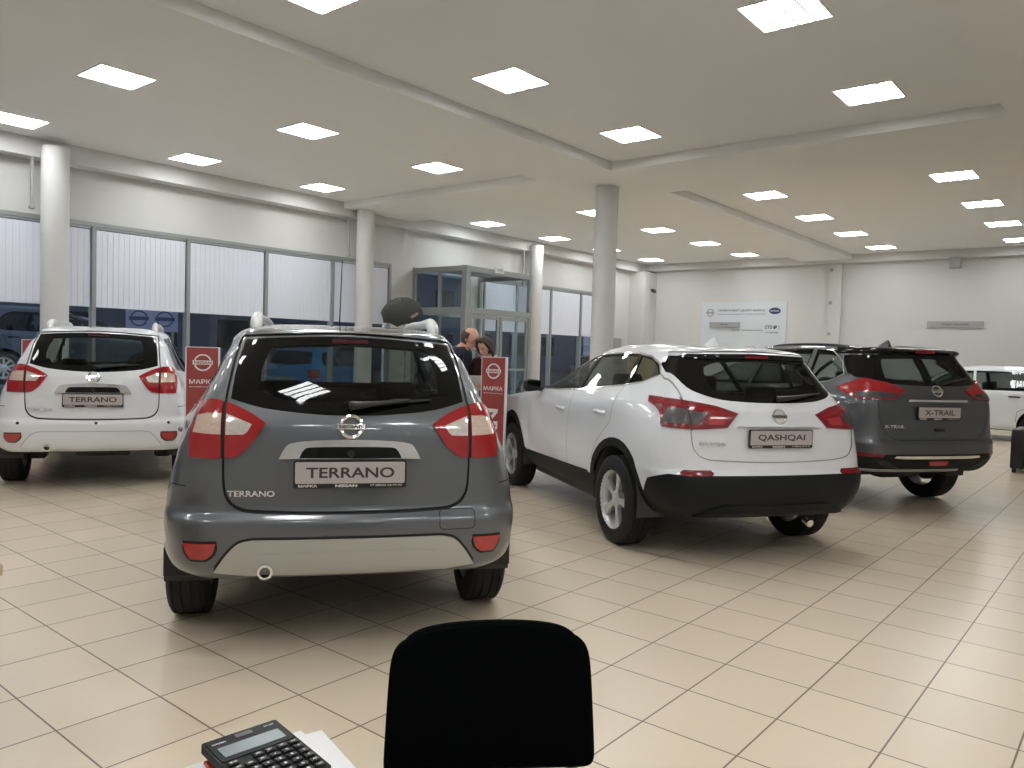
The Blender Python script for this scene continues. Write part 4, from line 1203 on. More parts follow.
        for ln in ([(.93, 1.14), (.955, .95), (.955, .46)], [(.07, 1.225), (.10, 1.05), (.12, .93), (.33, .75), (.42, .60)], [(1.99, 1.09), (2.03, .90), (2.03, .47)]):
            overlay(B, 'door_seam', strip(ln, .006), 'side', fl, .0008, 0, M['grey'], root)
        door_handle(root, B, .30, 1.0, sg, pnt); door_handle(root, B, 1.15, .965, sg, pnt)
        mirror_part(root, B, 1.82, 1.135, sg, M['black'], .85)
        overlay(B, 'sill_line', strip([(.50, .49), (2.10, .46)], .01), 'side', fl, .003, .002, M['seam'], co_)
        overlay(B, 'headlight', curve2([(3.35, .78, 1), (3.1, .92), (2.85, .98, 1), (3.15, .86)], 2), 'side', fl, .004, .01, M['clear'], root)
    window_part(b, 'windscreen', [(-.74, 1.10), (.74, 1.10), (.62, 1.475), (-.62, 1.475)], 'rear', lambda c, n: c.y > .9 and n.y > .15, root, M['tint'])
    for yc in (0, S['wb']):
        for sg in (-1, 1): wheel(root, sg*.79, yc, S['rad'], .215, .222, 'wide', sg)
    wells(root, B, S); lining(root, b, .5); seats(root, .95, .05, .34, 1.17); roof_fin(root, B, .12, pnt)
    finish('body_shell', b, pnt, root)

# ---------------------------------------------------------------- car three: dark grey crossover with big tailgate spoiler
XK = [(.36,.82,-.66,3.35,.25,.05,.10),(.43,.87,-.86,3.45,.30,.07,.07),(.52,.90,-.935,3.55,.32,.09,.045),(.62,.915,-.955,3.60,.32,.09,.035),(.70,.915,-.95,3.60,.32,.09,.035),(.74,.915,-.925,3.60,.30,.085,.04),
 (.88,.915,-.905,3.56,.30,.085,.045),(1.00,.91,-.90,3.38,.29,.085,.05),(1.10,.90,-.895,2.95,.28,.085,.06),(1.17,.885,-.88,2.45,.28,.09,.075),(1.24,.85,-.85,2.18,.26,.095,.09),(1.32,.80,-.805,2.0,.25,.10,.09),
 (1.42,.745,-.735,1.78,.22,.10,.085),(1.52,.685,-.665,1.55,.20,.10,.075),(1.555,.665,-.655,1.46,.20,.10,.07),(1.58,.65,-.69,1.40,.18,.11,.075),(1.60,.625,-.64,1.32,.18,.11,.06),
 (1.62,.58,-.42,1.2,.17,.09,.04),(1.64,.50,-.05,1.0,.15,.05,.02),(1.652,.36,.2,.85,.10,.02,.0),(1.656,.15,.35,.6,.05,.01,.0)]
def xtrail(loc, ang):
    pnt = P['xgrey']
    root = empty('car', (loc[0], loc[1], 0), R(90-ang)); tag(root, 'gunmetal grey crossover behind the white one, roof spoiler and X-TRAIL plate', 'car')
    B = CarBody(XK); b = B.bm
    S = dict(wb=2.705, rad=.36, arch=.41, hw=.915, yr=-.95, yf=3.6)
    common(root, B, b, S, pnt)
    fs = cut(b, [(-1.2, .2), (-1.2, .44), (-.66, .40), (-.36, .36), (-.36, .2)], 'side', ANY); bmesh.ops.delete(b, geom=fs, context='FACES')
    wr = .465
    cl = [(-1.4, .1), (-1.4, .60), (-.80, .60), (-.56, .56), (-.45, .48)] + arc(0, .38, wr, 166, 12, 12) + [(.50, .46), (2.15, .46)] + arc(2.705, .38, wr, 168, 12, 12) + [(3.3, .50), (4.2, .5), (4.2, .1)]
    clf = extract(b, cut(b, cl, 'side', ANY)); offset(clf, .002)
    rw = curve2([(-.625, 1.53, 1), (-.5, 1.548), (0, 1.558), (.5, 1.548), (.625, 1.53, 1), (.665, 1.44), (.70, 1.325, 1), (.60, 1.285), (.40, 1.262), (0, 1.252), (-.40, 1.262), (-.60, 1.285), (-.70, 1.325, 1), (-.665, 1.44)], 3)
    wo = extract(b, cut(b, rw, 'rear', REARX(-.2)))
    inner = curve2([(-.46, 1.505, 1), (0, 1.52), (.46, 1.505, 1), (.50, 1.42), (.52, 1.32, 1), (.3, 1.295), (0, 1.288), (-.3, 1.295), (-.52, 1.32, 1), (-.50, 1.42)], 3)
    gl = extract(wo, cut(wo, inner, 'rear', ANY))
    LX_ = [(-.40, -.885, 1.205, 1), (-.52, -.86, 1.25), (-.64, -.80, 1.305), (-.72, -.74, 1.318, 1), (-.80, -.62, 1.27), (-.86, -.48, 1.205, 1), (-.84, -.62, 1.15), (-.80, -.72, 1.115, 1), (-.68, -.82, 1.110), (-.50, -.88, 1.13, 1)]
    lamps = {}
    for sg in (-1, 1):
        fr = DL if sg < 0 else DRt
        lamps[sg] = extract(b, cut(b, curve2(d3(LX_, sg), 3), fr, lambda c, n, sg=sg: c.x*sg > .2 and c.y < 0))
    tg = curve2([(-.655, 1.24, 1), (-.66, 1.10), (-.655, .95), (-.60, .82), (-.53, .755), (-.45, .735, 1), (.45, .735, 1), (.53, .755), (.60, .82), (.655, .95), (.66, 1.10), (.655, 1.24, 1), (.70, 1.35), (.67, 1.55), (.64, 1.59, 1), (0, 1.61), (-.64, 1.59, 1), (-.67, 1.55), (-.70, 1.35)], 4)
    gate = extract(b, cut(b, shrink(tg, .003), 'rear', REARX(-.2)))
    seam = extract(b, cut(b, shrink(tg, -.004), 'rear', REARX(-.2))); offset(seam, -.010); finish('tailgate_seam', seam, M['seam'], root)
    offset(gate, -.003, .02); go = finish('tailgate', gate, pnt, root)
    offset(wo, -.002, .012); w_o = finish('rear_window', wo, M['frit'], go)
    offset(gl, -.003); finish('pane', gl, M['priv'], w_o)
    co_ = finish('lower_cladding', clf, M['clad'], root)
    for sg, nb in lamps.items():
        offset(nb, .012, .03); lo = finish('tail_light', nb, M['red'], root)
        F_ = lambda c, n, sg=sg: c.x*sg > .2 and c.y < 0
        lamp3(B, b, 'lamp_lens', [(-.48, -.88, 1.175, 1), (-.66, -.80, 1.185, 1), (-.80, -.68, 1.175, 1), (-.80, -.71, 1.125, 1), (-.66, -.82, 1.12, 1), (-.51, -.875, 1.14, 1)], sg, .0145, M['smoke'], lo, F_, 1, False)
        overlay(B, 'bumper_reflector', curve2([(sg*.60, .60, 1), (sg*.64, .575, 1), (sg*.86, .57, 1), (sg*.88, .61, 1)], 1), 'rear', REARX(-.4), .006, .01, M['dred'], co_)
    sp = overlay(B, 'roof_spoiler', curve2([(-.64, 1.552, 1), (-.62, 1.595, 1), (0, 1.612, 1), (.62, 1.595, 1), (.64, 1.552, 1), (0, 1.562, 1)], 3), 'rear', REARX(-.2), .018, .03, M['frit'], go)
    overlay(B, 'high_brake_light', [(-.12, 1.575), (.12, 1.575), (.12, 1.59), (-.12, 1.59)], 'rear', REARX(-.2), .0195, 0, M['dred'], sp)
    overlay(B, 'chrome_strip', curve2([(-.36, 1.10, 1), (-.35, 1.118, 1), (.35, 1.118, 1), (.36, 1.10, 1)], 1), 'rear', REAR, .02, .03, M['chrome'], go)
    overlay(B, 'bumper_silver_strip', curve2([(-.52, .566, 1), (-.50, .585, 1), (.50, .585, 1), (.52, .566, 1), (.40, .558, 1), (-.40, .558, 1)], 1), 'rear', REAR, .012, .02, M['chrome'], co_)
    overlay(B, 'fog_light', [(-.10, .49), (.10, .49), (.12, .53), (-.12, .53)], 'rear', REAR, .006, .01, M['refl'], co_)
    overlay(B, 'skid_bar', [(-.75, .43), (.3, .43), (.3, .45), (-.75, .45)], 'rear', REAR, .012, .01, M['satin'], co_)
    for sg in (-1, 1):
        overlay(B, 'bumper_corner_fin', curve2([(sg*.42, .455, 1), (sg*.58, .53, 1), (sg*.70, .55, 1), (sg*.60, .48, 1)], 1), 'rear', REAR, .006, .01, M['black'], co_)
    number_plate(go, B, 0, .995, 'X-TRAIL', .52, .70, .052)
    badge(go, B, 0, 1.205, .125)
    model_text(go, B, -.50, .86, 'X-TRAIL', .22, .03)
    rc_ = BM(); p, n = B.rear(.02, .83); box(rc_, p, (.12, .02, .03), .006, 2); obj('gate_handle', rc_, M['black'], go)
    wi = BM()
    def wp(x, z, l): p, n = B.rear(x, z); return p + Vector((0, -l, 0))
    tube(wi, [wp(.02, 1.275, .02), wp(.06, 1.28, .035), wp(.2, 1.30, .03), wp(.46, 1.335, .02)], .01, 8, rads=[.022, .02, .014, .006]); obj('rear_wiper', wi, M['black'], go)
    fw = curve2([(2.05, 1.15, 1), (.98, 1.18, 1), (1.0, 1.565, 1), (1.3, 1.52), (1.6, 1.41), (1.85, 1.29)], 3)
    rwn = curve2([(.92, 1.18, 1), (.08, 1.22, 1), (.10, 1.4), (.14, 1.59, 1), (.95, 1.575, 1)], 2)
    qw = curve2([(.02, 1.225, 1), (-.28, 1.265), (-.40, 1.34, 1), (-.33, 1.45), (-.15, 1.57, 1), (.08, 1.588, 1), (.03, 1.4)], 3)
    for sg, fl in ((-1, LEFT), (1, RIGHT)):
        for nm, pl in (('front_side_window', fw), ('rear_side_window', rwn), ('quarter_window', qw)):
            o = window_part(b, nm, pl, 'side', fl, root, M['tint'] if nm[0] == 'f' else M['priv'], .02)
            if nm[0] == 'q': overlay(B, 'chrome_window_line', strip([(.05, 1.22), (-.28, 1.258), (-.41, 1.34), (-.33, 1.46), (-.15, 1.58), (.1, 1.597)], .012), 'side', fl, .003, .004, M['chrome'], o)
        for ln in ([(.95, 1.17), (.96, .46)], [(.03, 1.21), (.08, .95), (.34, .75), (.44, .60)], [(2.06, 1.14), (2.08, .47)]):
            overlay(B, 'door_seam', strip(ln, .007), 'side', fl, .0008, 0, M['seam'], root)
        door_handle(root, B, .30, 1.06, sg, pnt); door_handle(root, B, 1.18, 1.04, sg, pnt)
        mirror_part(root, B, 1.95, 1.19, sg, pnt, .86)
        rl = BM(); pts = []
        for y, dz in ((-.25, -.006), (-.1, .004), (.3, .008), (.8, .004), (1.0, -.004)):
            p, n = B.top(sg*.53, y); pts.append(Vector((sg*.53, y, p.z+dz)))
        tube(rl, smooth_path(pts, 4), .014, 8); obj('roof_rail', rl, M['black'], root)
    window_part(b, 'windscreen', [(-.76, 1.17), (.76, 1.17), (.64, 1.56), (-.64, 1.56)], 'rear', lambda c, n: c.y > 1.1 and n.y > .15, root, M['tint'])
    for yc in (0, S['wb']):
        for sg in (-1, 1): wheel(root, sg*.79, yc, S['rad'], .225, .23, 'wide', sg)
    wells(root, B, S); lining(root, b, .5); seats(root, .95, .0, .40, 1.22); roof_fin(root, B, -.15, pnt)
    finish('body_shell', b, pnt, root)

# ---------------------------------------------------------------- plain hatchbacks (right edge, behind the window)
HK = [(.24,.78,-.50,3.0,.2,.03,.06),(.32,.83,-.62,3.15,.25,.05,.04),(.45,.845,-.68,3.25,.28,.07,.03),(.60,.85,-.69,3.28,.28,.07,.03),(.75,.85,-.68,3.25,.28,.07,.03),(.86,.845,-.67,3.05,.27,.07,.04),
 (.93,.835,-.65,2.6,.26,.08,.05),(.99,.81,-.62,2.15,.25,.08,.06),(1.08,.76,-.56,1.95,.23,.08,.06),(1.2,.69,-.46,1.72,.21,.08,.06),(1.32,.63,-.36,1.45,.19,.08,.05),(1.39,.59,-.30,1.28,.18,.08,.05),(1.43,.54,-.20,1.1,.16,.06,.03),(1.46,.44,.0,.95,.12,.03,.0),(1.475,.3,.25,.8,.08,.01,0),(1.48,.1,.4,.6,.03,.0,0)]
def hatch(loc, ang, label, pnt, group=None, z=0, dy=0.0):
    root = empty('car', (loc[0], loc[1], z), R(90-ang)); tag(root, label, 'car', group)
    B = CarBody([(k[0], k[1], k[2], k[3]+dy, k[4], k[5], k[6]) for k in HK]); b = B.bm
    S = dict(wb=2.5+dy, rad=.30, arch=.345, hw=.85, yr=-.69, yf=3.28+dy)
    common(root, B, b, S, pnt)
    rw = curve2([(-.50, 1.36, 1), (0, 1.385), (.50, 1.36, 1), (.56, 1.2), (.60, 1.06, 1), (0, 1.02), (-.60, 1.06, 1), (-.56, 1.2)], 3)
    window_part(b, 'rear_window', rw, 'rear', REARX(0), root, M['priv'])
    fw = curve2([(1.78+dy, .99, 1), (.82+dy, .985, 1), (.85+dy, 1.355, 1), (1.15+dy, 1.33), (1.45+dy, 1.20)], 3)
    rwn = curve2([(.76+dy, .985, 1), (.02, 1.00, 1), (-.10, 1.06), (.02, 1.28), (.20, 1.36, 1), (.80+dy, 1.36, 1)], 3)
    for sg, fl in ((-1, LEFT), (1, RIGHT)):
        window_part(b, 'front_side_window', fw, 'side', fl, root, M['tint'], .02)
        window_part(b, 'rear_side_window', rwn, 'side', fl, root, M['priv'], .02)
        for ln in ([(.79+dy, .98), (.80+dy, .36)], [(1.80+dy, .98), (1.84+dy, .40)], [(-.05, 1.0), (.05, .75), (.34, .60), (.36, .40)]):
            overlay(B, 'door_seam', strip(ln, .007), 'side', fl, .0008, 0, M['seam'], root)
        overlay(B, 'side_crease', strip([(.35, .60), (1.85, .58)], .02), 'side', fl, .004, .004, pnt, root)
        door_handle(root, B, .16+dy*.8, .88, sg, M['black']); door_handle(root, B, 1.02+dy, .87, sg, M['black'])
        mirror_part(root, B, 1.68+dy, 1.02, sg, pnt, .78)
        lp3 = [(-.50, -.62, .90, 1), (-.70, -.55, .93), (-.78, -.38, .93, 1), (-.78, -.42, .70, 1), (-.60, -.62, .66, 1)]
        lamp3(B, b, 'tail_light', lp3, sg, .006, M['red'], root, lambda c, n, sg=sg: c.x*sg > .2 and c.y < 0, 2, True)
        overlay(B, 'headlight', curve2([(sg*.42, .62, 1), (sg*.75, .66, 1), (sg*.76, .80, 1), (sg*.48, .76, 1)], 1), 'rear', lambda c, n: c.y > 2.3 and n.y > .1, .004, .01, M['clear'], root)
    window_part(b, 'windscreen', [(-.68, 1.0), (.68, 1.0), (.58, 1.36), (-.58, 1.36)], 'rear', lambda c, n: c.y > .9 and n.y > .15, root, M['tint'])
    overlay(B, 'tailgate_seam', strip([(-.60, 1.05), (-.62, .8), (-.52, .52), (.52, .52), (.62, .8), (.60, 1.05)], .008), 'rear', REARX(0), .001, 0, M['seam'], root)
    number_plate(root, B, 0, .66, 'NISSAN', .5, .5, .045)
    for yc in (0, S['wb']):
        for sg in (-1, 1): wheel(root, sg*.74, yc, S['rad'], .19, .195, 'double', sg)
    wells(root, B, S); lining(root, b, .45); seats(root, .85+dy*.7, .02, .28, 1.02)
    p, n = B.top(0, .0); a_ = BM(); cyl(a_, p, p+Vector((0, -.02, .05)), .012, .006, n=8); obj('roof_antenna', a_, M['black'], root)
    finish('body_shell', b, pnt, root)
    return root

qashqai((-2.69-.045*.55, 5.965-.045*.835), 33.4)
print('q', stamp())
xtrail((-2.363+.04*.554, 8.941+.04*.832), 33.7)
print('x', stamp())
hatch((-1.62, 18.55), 2, 'white hatchback cut by the right edge of the photo, seen from its left side', P['white'], None, 0, .30)
# ================================================================== outside
bm = BM(); bb(bm, -60, XW-.2, -40, 70, -.25, -.10); o = struct('ground', bm, M['asphalt'])
bm = BM(); bb(bm, -60, -15.4, -40, 10.4, -.1, .55); o = struct('raised_ground', bm, M['asphalt'])
b_ = BM(); bb(b_, 0, 6, -30, 46, 0, 6.5)
for k in range(18):
    for zz in (1.2, 4.0): bb(b_, 6, 6.03, -28+k*4.0, -26.2+k*4.0, zz, zz+1.5, mi=1)
o = obj('far_building', b_, [M['facade'], M['frit']], None, False); o.location = (-44, 10, -.1); tag(o, 'dim dusk-blue building seen through the windows below the blinds', 'building')
hs = hatch((-17.4, 12.4), 62, 'bright blue parked car seen through the rear glass of the grey car', P['blue'], None, -.10)
hp = hatch((-20.0, 3.4), 96, 'pale blue-grey parked car outside, roof above the left edge of the white car', P['pale'], 'cars parked outside the windows', .55)
hn = hatch((-17.2, 5.3), 94, 'navy car parked outside, right behind the red stand between the two cars', P['navy'], 'cars parked outside the windows', .55)
kids_index()
for src, (x, y), a, lab, z in ((hn, (-16.7, -.2), 95, 'navy car parked outside, close to the glass at the left edge of the photo', .55), (hp, (-22.5, 8.0), 92, 'pale car parked outside above the roof of the white car', .55),
        (hn, (-17.5, 18.4), 95, 'dark car parked outside beyond the glass entrance', -.1), (hp, (-21.5, 20.0), 96, 'pale car parked outside the bays right of the entrance', -.1), (hn, (-17.2, 26.0), 95, 'dark car parked farthest along the windows outside', -.1)):
    c = copy_tree(src); c.location = (x, y, z); c.rotation_euler = (0, 0, R(90-a)); tag(c, lab, 'car', 'cars parked outside the windows')
# lit board with two ring logos outside
t = empty('outdoor_board', (-18.0, 9.55, 0)); tag(t, 'bluish board with two ring logos outside the window over the white car', 'board'); t.rotation_euler = (0, 0, R(-30))
t.location = (-24.4, 11.9, -.1)
b_ = BM(); bb(b_, -.06, 0, -.75, .75, 1.80, 2.60, .01, 1); obj('panel', b_, M['boardblue'], t, False)
b_ = BM(); 
for s in (-.37, .37): logo(b_, .5, Matrix.Translation((.002, s, 2.20)) @ Matrix.Rotation(PI/2, 4, 'Z') @ Matrix.Rotation(PI/2, 4, 'X'), .01, .09)
obj('ring_logos', b_, M['darkblue'], t)
b_ = BM()
for s in (-.6, .6): bb(b_, -.08, 0, s-.04, s+.04, 0, 1.85)
obj('legs', b_, M['alu'], t, False)
# unseen lamps added above the windows to brighten the parked cars outside
t = None
for y in (3.0, 9.0, 15.0, 21.0):
    b_ = BM(); bb(b_, XW-.75, XW-.45, y-.2, y+.2, 4.15, 4.25, .01, 1); bb(b_, XW-.5, XW-.2, y-.03, y+.03, 4.25, 4.3)
    o = obj('floodlight', b_, M['alu'], None, False); tag(o, 'added fill lamp outside above the window wall, out of view', 'floodlight', 'added outdoor fill lamps')
    L = bpy.data.lights.new('floodlight_beam', 'AREA'); L.energy = 320; L.size = .3; L.color = (.88, .93, 1.0)
    lo = bpy.data.objects.new('floodlight_beam', L); COL.objects.link(lo); lo.parent = o; lo.location = (XW-.6, y, 4.12); lo.rotation_euler = (0, R(-38), 0)

# ================================================================== red stands
def stand(x, y, rz, h, wd, label):
    t = empty('advertising_stand', (x, y, 0), rz); tag(t, label, 'stand', 'red advertising stands')
    # front face towards -y
    b_ = BM(); prism(b_, rrect(-wd*.62, wd*.62, -.17, .17, .03), 0, .02, 'xy'); obj('base', b_, M['silver'], t, False)
    b_ = BM(); bb(b_, -wd/2, wd/2, -.016, .016, .02, h, .003, 1); obj('body', b_, M['white'], t, False)
    b_ = BM(); bb(b_, -wd/2+.012, wd/2-.018, -.019, -.017, .03, h-.006); obj('red_panel', b_, M['redpanel'], t, False)
    F_ = lambda xx, zz: Matrix.Translation((xx, -.0195, zz)) @ Matrix.Rotation(PI/2, 4, 'X')
    b_ = BM(); logo(b_, wd*.52, F_(0, h-.15), .003, .085); obj('ring_logo', b_, M['white'], t)
    b_ = BM(); add_text(b_, 'NISSAN', wd*.50, .026, F_(0, h-.15) @ Matrix.Translation((0, 0, .0045)), .03); obj('logo_lettering', b_, M['redpanel'], t, False)
    b_ = BM(); add_text(b_, 'МАРКА', wd*.76, .044, F_(0, h-.335), .018)
    add_text(b_, 'автомобильный центр', wd*.76, .016, F_(0, h-.385), .01)
    add_text(b_, 'NISSAN', .80, wd*.44, F_(0, h-.95) @ Matrix.Rotation(PI/2, 4, 'Z'), .035)
    obj('lettering', b_, M['white'], t, False)
    return t
stand(-7.13, 3.98, R(60), 1.409, .315, 'red advertising stand with ring logo between the white car and the grey car')
stand(-5.42, 6.33, R(9), 1.395, .315, 'red advertising stand in front of the couple, left of the white crossover')
stand(-11.95, 4.20, R(70), 1.41, .315, 'red advertising stand at the left edge, half hidden behind the white car')

# ================================================================== people
def skin_mesh(name, verts, edges, rad, mat, parent, sub=2, extra=None, voxel=0, root=0):
    bm = BM(); L = bm.verts.layers.skin.verify(); vs = []
    for i, v in enumerate(verts):
        q = bm.verts.new(v); q[L].radius = (rad[i], rad[i]) if not isinstance(rad[i], tuple) else rad[i]; vs.append(q)
    vs[root][L].use_root = True
    for a, b in edges: bm.edges.new((vs[a], vs[b]))
    me = bpy.data.meshes.new(name); bm.to_mesh(me); bm.free()
    o = bpy.data.objects.new(name, me); COL.objects.link(o)
    m = o.modifiers.new('s', 'SKIN'); m.use_smooth_shade = True
    m = o.modifiers.new('u', 'SUBSURF'); m.levels = sub; m.render_levels = sub
    dg = bpy.context.evaluated_depsgraph_get(); dg.update()
    me2 = bpy.data.meshes.new_from_object(o.evaluated_get(dg)); bpy.data.objects.remove(o); bpy.data.meshes.remove(me)
    if extra or voxel:
        b2 = BM(); b2.from_mesh(me2)
        if extra: extra(b2)
        me2 = bpy.data.meshes.new(name); b2.to_mesh(me2); b2.free()
        o = bpy.data.objects.new(name, me2); COL.objects.link(o); m = o.modifiers.new('r', 'REMESH'); m.mode = 'VOXEL'; m.voxel_size = voxel
        m = o.modifiers.new('sm', 'SMOOTH'); m.iterations = 2; m.factor = .5
        dg = bpy.context.evaluated_depsgraph_get(); dg.update()
        me3 = bpy.data.meshes.new_from_object(o.evaluated_get(dg)); bpy.data.objects.remove(o); me2 = me3
    for p in me2.polygons: p.use_smooth = True
    me2.materials.clear()
    return link_mesh(name, me2, mat, parent)

def ell(bm, c, r, Mh, n=16):
    vs = bmesh.ops.create_uvsphere(bm, u_segments=n*2, v_segments=n, radius=1)['verts']
    for v in vs: v.co = Mh @ Vector((c[0]+v.co.x*r[0], c[1]+v.co.y*r[1], c[2]+v.co.z*r[2]))
    return vs

def hand_chain(V, E_, Rd, wi, d, side, up):
    """palm and five fingers grown from wrist index wi along direction d; up = palm normal"""
    w = Vector(V[wi]); d = Vector(d).normalized(); up = Vector(up).normalized(); s = d.cross(up).normalized()*side
    def add(p, r, a): V.append(tuple(p)); Rd.append(r); E_.append((a, len(V)-1)); return len(V)-1
    palm = add(w+d*.045, (.030, .018), wi)
    for k, (off, ln) in enumerate(((-.027, .062), (-.009, .072), (.009, .068), (.026, .052))):
        a = add(w+d*.088+s*off, .0095, palm); b = add(w+d*(.088+ln*.5)+s*off*1.1-up*.012, .0085, a); add(w+d*(.088+ln*.85)+s*off*1.1-up*.034, .0075, b)
    a = add(w+d*.035-s*.034, .011, palm); add(w+d*.070-s*.045-up*.018, .009, a)

def person(pos, face, label, h, man):
    f = Vector((face[0], face[1], 0)).normalized(); rz = math.atan2(f.y, f.x)-PI/2
    t = empty('person', (pos[0], pos[1], 0), rz); tag(t, label, 'person', None)
    k = h/1.72; S_ = lambda *p: tuple(q*k for q in p)
    wr = (.17 if man else .155)
    # arms: both forearms forward holding a sheet
    sh, el, wl = [(-wr-.02, .03, 1.40), (wr+.02, .03, 1.40)], [(-.235, .03, 1.13), (.235, .03, 1.13)], [(-.10, .27, 1.13), (.10, .27, 1.13)]
    hc = Vector(S_(0, .15, 1.575)); tilt = Matrix.Translation(hc) @ Matrix.Rotation(R(-24), 4, 'X') @ Matrix.Scale(k, 4)
    V = [S_(0, 0, .93), S_(0, .01, 1.10), S_(0, .02, 1.28), S_(0, .05, 1.42), S_(0, .085, 1.50), tuple(hc)]
    E_ = [(0, 1), (1, 2), (2, 3), (3, 4), (4, 5)]; Rd = [(.15, .11), (.14, .10), (.16, .11), (.085, .07), .052, .06]
    if not man: Rd[:3] = [(.15, .11), (.12, .09), (.14, .11)]
    for i in (0, 1):
        b0 = len(V); V += [S_(*sh[i]), S_(*el[i]), S_(*wl[i])]; Rd += [.058, .042, .027]; E_ += [(3, b0), (b0, b0+1), (b0+1, b0+2)]
        hand_chain(V, E_, Rd, b0+2, (-.3*(1 if i else -1), 1, .05), 1 if i else -1, (0, 0, 1))
        s = -1 if i == 0 else 1; l0 = len(V)
        V += [S_(s*.09, 0, .86), S_(s*.10, .02, .48), S_(s*.105, -.02, .09), S_(s*.115, .12, .035)]; Rd += [.088, .06, .042, .035]; E_ += [(0, l0), (l0, l0+1), (l0+1, l0+2), (l0+2, l0+3)]
    def head(bm):
        ell(bm, (0, 0, .02), (.076, .096, .105), tilt); ell(bm, (0, .022, -.055), (.052, .062, .062), tilt)
        ell(bm, (0, .098, -.012), (.012, .020, .026), tilt, 8); ell(bm, (0, .085, -.052), (.024, .012, .010), tilt, 8)
        ell(bm, (0, .070, -.100), (.024, .022, .018), tilt, 8)
        for s in (-1, 1): ell(bm, (s*.078, -.005, -.01), (.010, .020, .032), tilt, 8)
    body = skin_mesh('body', V, E_, Rd, M['skin'], t, 1, head, .008)
    for s in (-1, 1):
        e = BM(); ell(e, (s*.031, .088, .014), (.011, .007, .007), tilt, 8); obj('eye', e, M['eye'], t)
        e = BM(); ell(e, (s*.031, .090, .034), (.017, .006, .004), tilt, 8); obj('eyebrow', e, M['hair'] if not man else M['hair2'], t)
    e = BM(); ell(e, (0, .094, -.054), (.022, .006, .006), tilt, 8); obj('lips', e, M['lip'], t)
    e = BM()
    if man:
        vs = ell(e, (0, -.006, .015), (.082, .100, .105), tilt, 20)
        inv = tilt.inverted(); bad = [v for v in e.verts if (lambda q: q.z > .075 or q.y > .022+.25*min(0, q.z) or q.z < -.07)(inv @ v.co)]
        bmesh.ops.delete(e, geom=bad, context='VERTS')
    else:
        vs = ell(e, (0, -.012, .024), (.086, .102, .110), tilt, 20)
        inv = tilt.inverted(); bad = [v for v in e.verts if (lambda q: (q.y > .045 and q.z < .085) or q.z < -.10)(inv @ v.co)]
        bmesh.ops.delete(e, geom=bad, context='VERTS')
        tube(e, [tilt @ Vector(p) for p in ((0, -.09, .03), (.02, -.115, -.06), (.03, -.10, -.16), (.03, -.09, -.24))], .04, 12, rads=[.05, .045, .035, .012])
        for s in (-1, 1): tube(e, [tilt @ Vector(p) for p in ((s*.05, .05, .10), (s*.085, .03, .03), (s*.09, .0, -.06), (s*.08, -.02, -.14))], .02, 10, rads=[.02, .022, .02, .01])
    ho = obj('hair', e, M['hair2'] if man else M['hair'], t)
    m = ho.modifiers.new('th', 'SOLIDIFY'); m.thickness = .006; m.offset = 1
    # jacket
    jv = [S_(0, 0, .86), S_(0, .0, 1.0), S_(0, .01, 1.14), S_(0, .02, 1.30), S_(0, .045, 1.42), S_(0, .06, 1.465)]
    jr = [(.185, .14), (.18, .135), (.175, .13), (.185, .135), (.12, .09), .068] if man else [(.17, .14), (.16, .125), (.145, .115), (.165, .13), (.105, .085), .062]
    je = [(0, 1), (1, 2), (2, 3), (3, 4), (4, 5)]
    for i in (0, 1):
        b0 = len(jv); mid = tuple((a+b)/2 for a, b in zip(el[i], wl[i])); w9 = tuple(a+(b-a)*.93 for a, b in zip(el[i], wl[i]))
        jv += [S_(*sh[i]), S_(*el[i]), S_(*mid), S_(*w9)]; jr += [.082, .062, .052, .042]; je += [(4, b0), (b0, b0+1), (b0+1, b0+2), (b0+2, b0+3)]
    skin_mesh('jacket', jv, je, jr, M['navy'] if man else M['maroon'], t, 2)
    tv = [S_(0, 0, .90)]; tr_ = [(.16, .125)]; te = []
    for i in (0, 1):
        s = -1 if i == 0 else 1; l0 = len(tv); tv += [S_(s*.092, 0, .80), S_(s*.10, .02, .48), S_(s*.105, -.015, .12)]; tr_ += [.102, .076, .066]; te += [(0, l0), (l0, l0+1), (l0+1, l0+2)]
    skin_mesh('trousers', tv, te, tr_, M['jeans'], t, 2)
    for s in (-1, 1):
        b_ = BM(); vs = box(b_, S_(s*.115, .05, .042), (.095, .28, .08), .03, 3); obj('shoe', b_, M['black'], t)
    if not man:
        b_ = BM(); n = 20
        tube(b_, [Vector(S_(0, .055, 1.455)) + Vector((.075*math.cos(2*PI*q/n), .065*math.sin(2*PI*q/n), .01*math.sin(4*PI*q/n))) for q in range(n)], .035, 10, True); 
        tube(b_, [Vector(S_(*p)) for p in ((-.02, .12, 1.44), (-.025, .165, 1.34), (-.03, .165, 1.2))], .035, 10, rads=[.04, .04, .03])
        obj('scarf', b_, M['scarf'], t)
    else:
        b_ = BM(); n = 18; tube(b_, [Vector(S_(0, .06, 1.47)) + Vector((.07*math.cos(2*PI*q/n), .065*math.sin(2*PI*q/n), 0)) for q in range(n)], .016, 8, True); obj('collar', b_, M['navy'], t)
    return t
rt = Vector((.72, .69, 0)); tc = Vector((.69, -.72, 0))
mp = Vector((-6.16, 6.53, 0)); 
person(mp, rt*.92+tc*.42, 'balding person in a dark navy jacket, head bowed, left of the red stand', 1.735, True)
wp_ = mp + rt*.40 - tc*.0
person(wp_, tc*.80-rt*.62, 'dark haired person in a maroon jacket and scarf looking down behind the red stand', 1.625, False)
pc = mp + rt*.20 + tc*.34
b_ = BM(); vs = box(b_, (0, 0, 0), (.21, .297, .0015), 0, 1, Matrix.Rotation(R(-35), 3, 'X')); 
